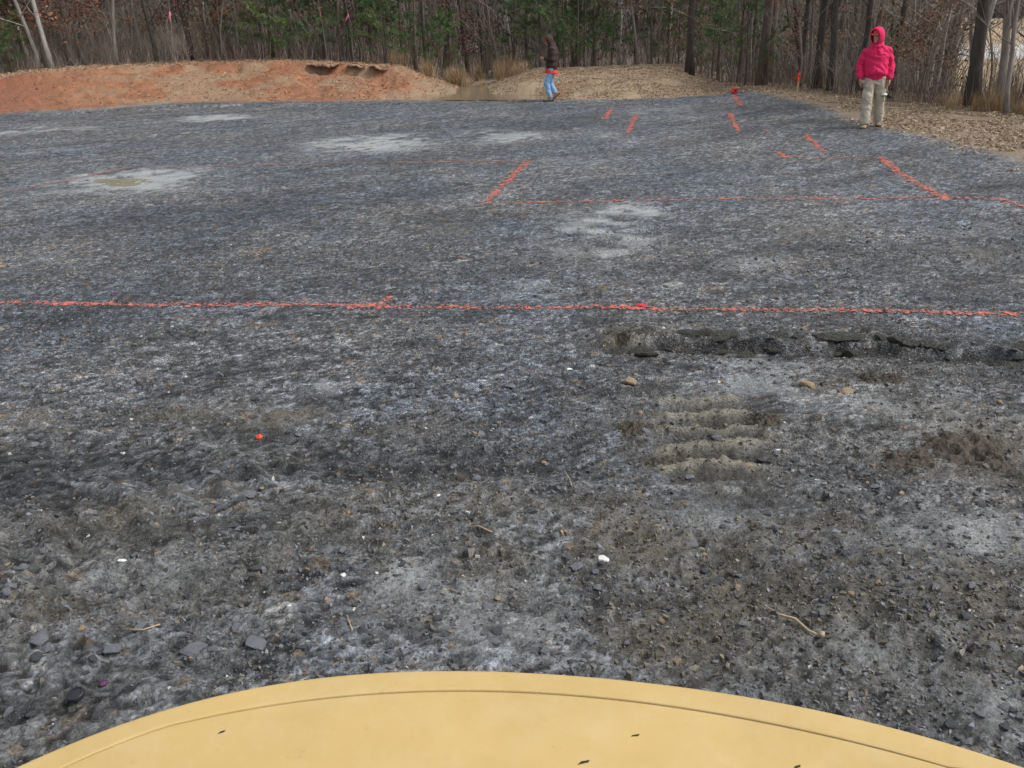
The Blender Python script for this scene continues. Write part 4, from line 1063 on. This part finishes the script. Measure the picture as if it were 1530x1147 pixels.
# sticks
M['stick'] = mat('weathered_stick', (.40, .32, .22), .8, .3, 30)
def stick(px, r, label, m='stick', lift=.012, name='stick', knob=False):
    pts = []
    for q in px:
        p = on_ground(*q); pts.append(p + Vector((0, 0, lift)))
    z0 = max(p.z for p in pts); 
    for p in pts: p.z = max(p.z, z0 - .02)
    A = Acc(); A.tube(pts, [r * (.7 + .3 * i / (len(pts) - 1)) for i in range(len(pts))], 6)
    if knob: A.tube([pts[-1], pts[-1] + Vector((.012, .004, .006)), pts[-1] + Vector((.02, .012, .006))], [r * 1.6, r * 2.2, r * .8], 6)
    return tag(A.build(name, M[m], smooth=True), label, 'stick')
stick([(1146, 911), (1165, 921), (1187, 932), (1208, 946), (1223, 959)], .0062, 'long bleached stick with a knobby end on the mud', knob=True)
stick([(519, 922), (522, 932), (527, 945)], .003, 'short thin brown twig near the front of the hood', 'wood')
stick([(843, 712), (851, 719), (854, 728)], .0035, 'small bent pale twig in the dark rut')
stick([(695, 790), (715, 793), (735, 797)], .0035, 'thin straight brown twig on olive mud', 'wood')
stick([(183, 943), (215, 944), (240, 936)], .0035, 'thin brown twig beside a flat light grey stone', 'wood')

# ------------------------------------------------------------------ people
def loft(bm, pts, rads, side=(1, 0, 0), n=14):
    pts = [Vector(p) for p in pts]; side = Vector(side); rings = []
    rads = [(r, r) if isinstance(r, (int, float)) else r for r in rads]
    for i, p in enumerate(pts):
        t = (pts[min(i + 1, len(pts) - 1)] - pts[max(i - 1, 0)]).normalized()
        a = (side - t * side.dot(t))
        a = a.normalized() if a.length > .05 else t.orthogonal().normalized()
        b = t.cross(a)
        rings.append([bm.verts.new(p + a * math.cos(2 * math.pi * k / n) * rads[i][0] + b * math.sin(2 * math.pi * k / n) * rads[i][1]) for k in range(n)])
    for r0, r1 in zip(rings[:-1], rings[1:]):
        for k in range(n): bm.faces.new((r0[k], r0[(k + 1) % n], r1[(k + 1) % n], r1[k]))
    bm.faces.new(rings[0][::-1]); bm.faces.new(rings[-1])
def ball(bm, c, r, rot=None, u=18, v=12):
    mtx = Matrix.Translation(c) @ (rot.to_4x4() if rot else Matrix.Identity(4)) @ Matrix.Diagonal((*r, 1))
    bmesh.ops.create_uvsphere(bm, u_segments=u, v_segments=v, radius=1, matrix=mtx)
def fuse(name, bm, vox, m, parent, smooth=3, ratio=None, crease=None):
    bmesh.ops.recalc_face_normals(bm, faces=bm.faces[:])
    me = bpy.data.meshes.new(name); bm.to_mesh(me); bm.free()
    o = bpy.data.objects.new(name, me); COL.objects.link(o)
    r = o.modifiers.new('r', 'REMESH'); r.mode = 'VOXEL'; r.voxel_size = vox; r.use_smooth_shade = True
    s_ = o.modifiers.new('s', 'SMOOTH'); s_.factor = .5; s_.iterations = smooth
    if ratio: d = o.modifiers.new('d', 'DECIMATE'); d.ratio = ratio
    dg = bpy.context.evaluated_depsgraph_get(); dg.update()
    nm = bpy.data.meshes.new_from_object(o.evaluated_get(dg)); nm.name = name
    o.modifiers.clear(); o.data = nm; bpy.data.meshes.remove(me)
    nm.materials.clear(); nm.materials.append(m)
    if crease:
        amp, fx, fz, sd = crease
        co = np.zeros(len(nm.vertices) * 3); nm.vertices.foreach_get('co', co); co = co.reshape(-1, 3)
        no = np.zeros(len(nm.vertices) * 3); nm.vertices.foreach_get('normal', no); no = no.reshape(-1, 3)
        d_ = 1 - np.abs(2 * fbm(co[:, 0] * fx + co[:, 1] * fx * .8, co[:, 2] * fz + co[:, 0] * 4, 3, sd) - 1)
        co = co + no * ((d_ - .55) * amp)[:, None]
        nm.vertices.foreach_set('co', co.ravel()); nm.update()
    o.parent = parent
    return o
M['skin'] = mat('skin', (.45, .27, .19), .55, .1, 20)
M['skin_dark'] = mat('shaded_skin', (.32, .19, .14), .55, .1, 20)
M['red_fleece'] = mat('red_fleece', (.68, .024, .115), .85, .12, 25, .002, 120)
M['khaki'] = mat('mud_stained_khaki', (.47, .42, .34), .9, .3, 9, .002, 80)
M['boot_tan'] = mat('tan_boot', (.3, .21, .13), .8, .3, 20)
M['sole'] = mat('dark_sole', (.03, .028, .026), .8, .2, 20)
M['brown_jacket'] = mat('brown_canvas', (.058, .035, .034), .85, .25, 18, .002, 90)
M['hood_brown'] = mat('olive_brown_hood', (.06, .042, .034), .85, .25, 18)
M['jeans'] = mat('washed_denim', (.26, .43, .64), .85, .3, 14, .001, 120)
M['red_shirt'] = mat('orange_red_shirt', (.72, .06, .035), .8, .1, 20)
M['cap_red'] = mat('red_cap', (.55, .06, .06), .7, .1, 20)
M['print'] = mat('dark_print', (.09, .01, .03), .8, .1, 20)
M['glove'] = mat('pale_glove', (.6, .58, .52), .8, .1, 20)
M['steelhead'] = mat('hammer_steel', (.45, .45, .44), .35, .1, 20, metallic=.7)

def hand(bm, wrist, d, palm_n, curl=.5, s=1.0, thumb=1):
    """five-fingered hand: wrist, pointing direction, palm normal"""
    d = Vector(d).normalized(); n = Vector(palm_n); n = (n - d * n.dot(d)).normalized(); sd = d.cross(n) * thumb
    wrist = Vector(wrist); pc_ = wrist + d * .05 * s
    R_ = Matrix((sd, d, n)).transposed()
    ball(bm, pc_, (.042 * s, .055 * s, .02 * s), R_, 12, 8)
    for i, (o_, L_) in enumerate(((-.032, .06), (-.011, .075), (.011, .08), (.032, .07))):
        p0 = pc_ + d * .04 * s + sd * o_ * s; d1 = (d + n * curl * .6).normalized(); d2 = (d + n * curl * 1.8).normalized()
        loft(bm, [p0, p0 + d1 * L_ * .5 * s, p0 + d1 * L_ * .5 * s + d2 * L_ * .5 * s], [.0105 * s, .0095 * s, .0075 * s], sd, 8)
    p0 = pc_ + sd * .03 * s - d * .02 * s; d1 = (d * .6 + sd * .8 + n * .3).normalized()
    loft(bm, [p0, p0 + d1 * .045 * s, p0 + d1 * .045 * s + (d + n * .4).normalized() * .03 * s], [.014 * s, .012 * s, .009 * s], n, 8)
def head(bm, c, yaw, pitch, s=1.0):
    """head looking along -Y before yaw; pitch > 0 bows it"""
    Rm = Matrix.Rotation(yaw, 3, 'Z') @ Matrix.Rotation(pitch, 3, 'X'); c = Vector(c)
    def q(v): return c + Rm @ (Vector(v) * s)
    ball(bm, q((0, .01, .02)), (.076 * s, .096 * s, .105 * s), Rm); ball(bm, q((0, -.02, -.055)), (.058 * s, .07 * s, .065 * s), Rm)
    loft(bm, [q((0, -.083, .02)), q((0, -.104, -.018)), q((0, -.086, -.03))], [.010 * s, .017 * s, .012 * s], Rm @ Vector((1, 0, 0)), 8)
    ball(bm, q((0, -.085, -.055)), (.024 * s, .010 * s, .008 * s), Rm, 10, 6); ball(bm, q((0, -.075, -.095)), (.024 * s, .02 * s, .018 * s), Rm, 10, 6)
    for e in (-1, 1): ball(bm, q((e * .078, .012, -.005)), (.012 * s, .02 * s, .03 * s), Rm, 10, 6); ball(bm, q((e * .032, -.082, .03)), (.026 * s, .012 * s, .008 * s), Rm, 10, 6)
    return Rm, q
def eyes(q, m, parent):
    for e in (-1, 1):
        bm = bmesh.new(); ball(bm, q((e * .031, -.084, .008)), (.011, .008, .007), None, 10, 6); me = bpy.data.meshes.new('eye'); bm.to_mesh(me); bm.free(); me.materials.append(m)
        o = bpy.data.objects.new('eye', me); COL.objects.link(o); o.parent = parent
def hood_shell(name, c, Rm, r, opening, m, parent, drop=.1):
    """cloth hood: thick shell open at the face, falling to the collar"""
    bm = bmesh.new(); c = Vector(c); U, Vn = 28, 18; grid = []
    for j in range(Vn + 1):
        th = math.pi * j / Vn; row = []
        for i in range(U):
            ph = 2 * math.pi * i / U
            v = Vector((math.sin(th) * math.sin(ph) * r[0], -math.cos(th) * r[1], math.sin(th) * math.cos(ph) * r[2]))
            if v.z < 0: v.z *= 1.25
            peak = max(0, 1 - j / (Vn * .5)); v.z += .012 * peak
            row.append(bm.verts.new(c + Rm @ v))
        grid.append(row)
    j0 = max(1, int(Vn * opening))
    for j in range(j0, Vn):
        for i in range(U):
            try: bm.faces.new((grid[j][i], grid[j][(i + 1) % U], grid[j + 1][(i + 1) % U], grid[j + 1][i]))
            except ValueError: pass
    for v in list(bm.verts):
        if not v.link_faces: bm.verts.remove(v)
    bmesh.ops.remove_doubles(bm, verts=bm.verts[:], dist=.0005); bmesh.ops.recalc_face_normals(bm, faces=bm.faces[:])
    bmesh.ops.solidify(bm, geom=bm.faces[:], thickness=.014)
    for f in bm.faces: f.smooth = True
    me = bpy.data.meshes.new(name); bm.to_mesh(me); bm.free(); me.materials.append(m)
    o = bpy.data.objects.new(name, me); COL.objects.link(o); o.parent = parent
    return o
def brim(c, Rm, m, parent, s=1.0):
    bm = bmesh.new(); n = 12; top = []; bot = []
    for k in range(n + 1):
        w = math.pi * k / n; v = Vector((math.cos(w) * .072, -.075 - math.sin(w) * .075, .062 - .022 * math.sin(w) + .012 * (1 - abs(math.cos(w))))) * s
        top.append(bm.verts.new(Vector(c) + Rm @ v)); bot.append(bm.verts.new(Vector(c) + Rm @ (v - Vector((0, 0, .006)))))
    bm.faces.new(top); bm.faces.new(bot[::-1])
    for k in range(n + 1): bm.faces.new((top[k], bot[k], bot[(k + 1) % (n + 1)], top[(k + 1) % (n + 1)]))
    bmesh.ops.recalc_face_normals(bm, faces=bm.faces[:])
    bmc = bmesh.new(); ball(bmc, Vector(c) + Rm @ Vector((0, .008, .045)), (.083 * s, .103 * s, .09 * s), Rm, 18, 12)
    bmesh.ops.delete(bmc, geom=[v for v in bmc.verts if (Rm.transposed() @ (v.co - Vector(c))).z < .045], context='VERTS')
    for nm, b_ in (('cap_brim', bm), ('cap', bmc)):
        me = bpy.data.meshes.new(nm); b_.to_mesh(me); b_.free(); me.materials.append(m)
        for pl in me.polygons: pl.use_smooth = nm == 'cap'
        o = bpy.data.objects.new(nm, me); COL.objects.link(o); o.parent = parent
def boot(ankle, toe_dir, m, parent, pitch=0.0, s=1.0):
    """pitch lifts the heel"""
    td = Vector(toe_dir).normalized(); R_ = Matrix((td.cross(Vector((0, 0, 1))), td, Vector((0, 0, 1)))).transposed() @ Matrix.Rotation(-pitch, 3, 'X'); a = Vector(ankle)
    def q(v): return a + R_ @ (Vector(v) * s)
    bm = bmesh.new(); sd = R_ @ Vector((1, 0, 0))
    loft(bm, [q((0, -.07, -.055)), q((0, -.02, -.055)), q((0, .06, -.06)), q((0, .13, -.066)), q((0, .185, -.07))], [(.036, .03), (.042, .04), (.046, .04), (.05, .032), (.036, .02)], sd, 12)
    loft(bm, [q((0, -.02, -.06)), q((0, -.01, .02)), q((0, -.005, .11))], [(.042, .055), (.045, .055), (.052, .058)], sd, 12)
    o = fuse('boot', bm, .009, m, parent, 2)
    bm = bmesh.new(); out = [(.036, -.1), (.042, -.04), (.04, .03), (.052, .12), (.045, .18), (0, .215)]; ring = [(x_, y_) for x_, y_ in out] + [(-x_, y_) for x_, y_ in out[-2::-1]]
    t_ = [bm.verts.new(q((x_, y_, -.078))) for x_, y_ in ring]; b_ = [bm.verts.new(q((x_, y_, -.105))) for x_, y_ in ring]; k_ = len(ring)
    bm.faces.new(t_); bm.faces.new(b_[::-1])
    for k in range(k_): bm.faces.new((t_[k], b_[k], b_[(k + 1) % k_], t_[(k + 1) % k_]))
    bmesh.ops.recalc_face_normals(bm, faces=bm.faces[:])
    me = bpy.data.meshes.new('sole'); bm.to_mesh(me); bm.free(); me.materials.append(M['sole']); so_ = bpy.data.objects.new('sole', me); COL.objects.link(so_); so_.parent = o
    return o

# --- person in the red hoodie, walking towards the machine
p = on_ground(1302, 190)
pr = tag(empty('person', (p.x, p.y, p.z + .005), 0), 'person in a red hooded sweatshirt and mud stained khaki trousers walking on the verge', 'person')
pr.rotation_euler = (0, math.radians(-3.0), math.radians(-14))
sh = [Vector((-.195, .01, 1.43)), Vector((.195, .01, 1.43))]; el = [Vector((-.29, .04, 1.15)), Vector((.275, .05, 1.13))]; wr_ = [Vector((-.285, -.08, .93)), Vector((.25, -.04, .885))]
hip = [Vector((-.095, 0, .93)), Vector((.095, 0, .93))]; kn = [Vector((-.125, -.10, .52)), Vector((.11, .02, .51))]; an_ = [Vector((-.15, -.15, .105)), Vector((.135, .17, .115))]
bm = bmesh.new()
loft(bm, [(0, 0, .86), (0, 0, 1.05), (0, .01, 1.25), (0, .01, 1.41), (0, 0, 1.49)], [(.15, .11), (.14, .1), (.165, .11), (.165, .10), (.07, .06)])
loft(bm, [(0, .0, 1.44), (-.015, -.03, 1.6)], [.058, .055])
HC = Vector((-.02, -.045, 1.665)); Rm, q = head(bm, HC, math.radians(-40), math.radians(8))
for i in (0, 1):
    loft(bm, [sh[i], el[i], wr_[i]], [.058, .045, .03], (0, 1, 0)); loft(bm, [hip[i], kn[i], an_[i]], [.085, .058, .042])
    loft(bm, [an_[i] + Vector((0, .03, -.05)), an_[i] + Vector((0, -.08, -.06))], [.036, .03])
hand(bm, wr_[0], (.05, -.1, -1), (1, .1, 0), .45, 1.1, 1); hand(bm, wr_[1], (-.05, -.1, -1), (-1, -.1, 0), 1.0, 1.1, -1)
body = fuse('body', bm, .0075, M['skin'], pr, 1, .5); eyes(q, M['sole'], body)
bm = bmesh.new()
loft(bm, [(0, 0, .89), (0, 0, .925), (0, -.01, .99), (0, -.005, 1.12), (0, 0, 1.28), (0, .005, 1.40), (0, .01, 1.475), (-.01, 0, 1.54)], [(.175, .135), (.185, .142), (.215, .168), (.21, .16), (.215, .155), (.205, .135), (.135, .1), (.085, .085)])
for i, e in ((0, -1), (1, 1)):
    w0 = wr_[i]; loft(bm, [sh[i] + Vector((-e * .08, 0, .01)), sh[i] + Vector((-e * .005, 0, -.035)), el[i].lerp(sh[i], .45), el[i], el[i].lerp(w0, .55), w0.lerp(el[i], .18), w0], [(.058, .058), (.066, .07), .066, .062, .06, .058, .044], (0, 1, 0))
hood_o = fuse('hoodie', bm, .011, M['red_fleece'], pr, 3, None, (.034, 6, 9, 71))
hood_shell('hood', HC + Vector((0, .015, .012)), Rm, (.125, .145, .155), .30, M['red_fleece'], pr)
bm = bmesh.new(); loft(bm, [(-.0, .06, 1.5), (-.01, .05, 1.57)], [(.13, .11), (.11, .1)]); loft(bm, [(-.08, -.07, 1.50), (0, -.1, 1.475), (.08, -.07, 1.5)], [.035, .04, .035], (0, 1, 0)); fuse('collar', bm, .012, M['red_fleece'], pr, 3)
bm = bmesh.new(); loft(bm, [(-.11, -.135, .97), (-.09, -.16, 1.06), (-.05, -.17, 1.13)], [(.05, .03), (.06, .03), (.03, .025)]); loft(bm, [(.11, -.135, .97), (.09, -.16, 1.06), (.05, -.17, 1.13)], [(.05, .03), (.06, .03), (.03, .025)]); loft(bm, [(-.1, -.15, 1.0), (0, -.172, 1.05), (.1, -.15, 1.0)], [.05, .06, .05], (0, 0, 1)); fuse('pouch_pocket', bm, .011, M['red_fleece'], pr, 3)
for e in (-1, 1):
    A = Acc(); A.tube([(e * .035 - .02, -.145, 1.475), (e * .045 - .02, -.168, 1.42), (e * .04 - .02, -.172, 1.33)], [.006, .006, .006], 5); A.build('drawstring', M['red_fleece'], pr)
    w0 = wr_[(e + 1) // 2]; bm = bmesh.new(); loft(bm, [w0.lerp(el[(e + 1) // 2], .1), w0 + Vector((0, 0, -.015))], [.05, .046], (0, 1, 0)); fuse('cuff', bm, .01, M['red_fleece'], pr, 2)
brim(HC + Vector((0, 0, .0)), Rm, M['cap_red'], pr)
A = Acc()
for k in range(5): x0 = .05 + k * .016; A.add([(x0, -.175, 1.325), (x0 + .011, -.175, 1.325), (x0 + .011, -.173, 1.345), (x0, -.173, 1.345)], [(0, 1, 2, 3)])
A.build('chest_print', M['print'], pr)
bm = bmesh.new()
loft(bm, [(0, 0, .80), (0, 0, .90), (0, 0, 1.0)], [(.16, .12), (.185, .14), (.165, .13)])
for i in (0, 1):
    h_, k_, a_ = hip[i], kn[i], an_[i]
    loft(bm, [h_ + Vector((0, 0, .0)), h_.lerp(k_, .35), h_.lerp(k_, .75), k_, k_.lerp(a_, .4), k_.lerp(a_, .8), a_ + Vector((0, 0, -.02))], [(.105, .115), (.108, .115), (.095, .1), (.09, .095), (.085, .09), (.085, .092), (.08, .088)])
fuse('trousers', bm, .011, M['khaki'], pr, 2, None, (.032, 8, 8, 91))
for i in (0, 1): boot(an_[i], ((-.25, -1, 0), (-.05, -1, 0))[i], M['boot_tan'], pr, (0.0, .06)[i], 1.05)
bm = bmesh.new(); ball(bm, (-.215, -.05, .86), (.045, .03, .03)); ball(bm, (-.25, -.06, .845), (.03, .02, .018)); fuse('glove', bm, .008, M['glove'], pr, 2)
# hammer hanging from the hand
hm = tag(empty('hammer', (0, 0, 0)), 'hammer hanging head down from the hand of the person in red', 'hammer')
pr_m = Matrix.Translation(pr.location) @ pr.rotation_euler.to_matrix().to_4x4(); hm.matrix_world = pr_m
A = Acc(); A.tube([(.215, -.06, .87), (.215, -.07, .72), (.212, -.075, .60)], [.014, .013, .012], 8); A.build('handle', M['wood'], hm, True)
A = Acc(); A.tube([(.11, -.085, .60), (.14, -.085, .60), (.19, -.085, .595), (.225, -.085, .59)], [.042, .046, .034, .03], 10); A.build('head', M['steelhead'], hm, True)
A = Acc(); A.tube([(.225, -.085, .59), (.265, -.085, .575), (.305, -.085, .535)], [.034, .036, .03], 10); A.build('peen', M['sole'], hm, True)

# --- person in the brown jacket, walking in profile with bowed head
p = on_ground(821, 151)
pb = tag(empty('person', (p.x, p.y, p.z + .005), 0), 'person in a dark brown hooded jacket and washed blue jeans walking with bowed head', 'person')
# local frame: facing -X
sh = [Vector((.08, -.19, 1.42)), Vector((.08, .19, 1.42))]; el = [Vector((.09, -.25, 1.13)), Vector((.10, .24, 1.14))]; wr_ = [Vector((-.13, -.12, 1.15)), Vector((-.12, .12, 1.14))]
hip = [Vector((.07, -.09, .88)), Vector((.07, .09, .88))]; kn = [Vector((-.085, -.09, .50)), Vector((.03, .08, .47))]; an_ = [Vector((.01, -.09, .105)), Vector((.17, .08, .21))]
bm = bmesh.new()
loft(bm, [(.07, 0, .82), (.07, 0, 1.05), (.08, 0, 1.25), (.08, 0, 1.40), (.05, 0, 1.47)], [(.11, .15), (.1, .14), (.11, .16), (.1, .165), (.06, .07)])
loft(bm, [(.06, 0, 1.43), (-.01, 0, 1.57)], [.058, .055])
HC2 = Vector((-.035, 0, 1.62)); Rb, q = head(bm, HC2, math.radians(-90), math.radians(26))
for i in (0, 1):
    loft(bm, [sh[i], el[i], wr_[i]], [.058, .045, .03], (0, 1, 0)); loft(bm, [hip[i], kn[i], an_[i]], [.085, .058, .042])
hand(bm, wr_[0], (-1, .55, .1), (0, 1, .3), .7, 1.1, 1); hand(bm, wr_[1], (-1, -.55, .1), (0, -1, .3), .7, 1.1, -1)
body = fuse('body', bm, .0075, M['skin'], pb, 1, .5); eyes(q, M['sole'], body)
bm = bmesh.new()
loft(bm, [(.065, 0, .83), (.065, 0, .87), (.075, 0, .97), (.09, 0, 1.12), (.105, 0, 1.28), (.095, 0, 1.40), (.06, 0, 1.47), (.03, 0, 1.52)], [(.14, .18), (.145, .185), (.165, .205), (.16, .21), (.15, .215), (.13, .195), (.095, .12), (.08, .085)])
for i, e in ((0, -1), (1, 1)):
    w0 = wr_[i]; loft(bm, [sh[i] + Vector((0, -e * .05, 0)), sh[i] + Vector((.0, e * .02, -.03)), el[i].lerp(sh[i], .45), el[i], el[i].lerp(w0, .5), w0], [.08, .09, .083, .078, .07, .048], (1, 0, 0))
fuse('jacket', bm, .011, M['brown_jacket'], pb, 3, None, (.03, 6, 10, 171))
hood_shell('hood', HC2 + Vector((.015, 0, .01)), Rb, (.118, .135, .145), .34, M['hood_brown'], pb)
bm = bmesh.new(); loft(bm, [(.07, 0, 1.47), (.03, 0, 1.54)], [(.11, .12), (.1, .1)]); fuse('collar', bm, .012, M['hood_brown'], pb, 3)
brim(HC2, Rb, M['cap_red'], pb)
bm = bmesh.new(); loft(bm, [(.05, 0, .75), (.055, 0, .80), (.06, 0, .88)], [(.19, .21), (.185, .20), (.145, .175)]); fuse('shirt', bm, .011, M['red_shirt'], pb, 2, None, (.02, 9, 6, 33))
bm = bmesh.new()
loft(bm, [(.07, 0, .76), (.07, 0, .86), (.07, 0, .95)], [(.12, .155), (.135, .17), (.12, .155)])
for i in (0, 1):
    h_, k_, a_ = hip[i], kn[i], an_[i]
    loft(bm, [h_, h_.lerp(k_, .4), h_.lerp(k_, .8), k_, k_.lerp(a_, .4), k_.lerp(a_, .8), a_.lerp(k_, .02)], [.105, .098, .084, .08, .073, .07, .068])
fuse('jeans', bm, .011, M['jeans'], pb, 2, None, (.018, 7, 10, 191))
boot(an_[0], (-1, 0, 0), M['boot_tan'], pb, 0.0); boot(an_[1], (-1, .05, 0), M['boot_tan'], pb, .75)
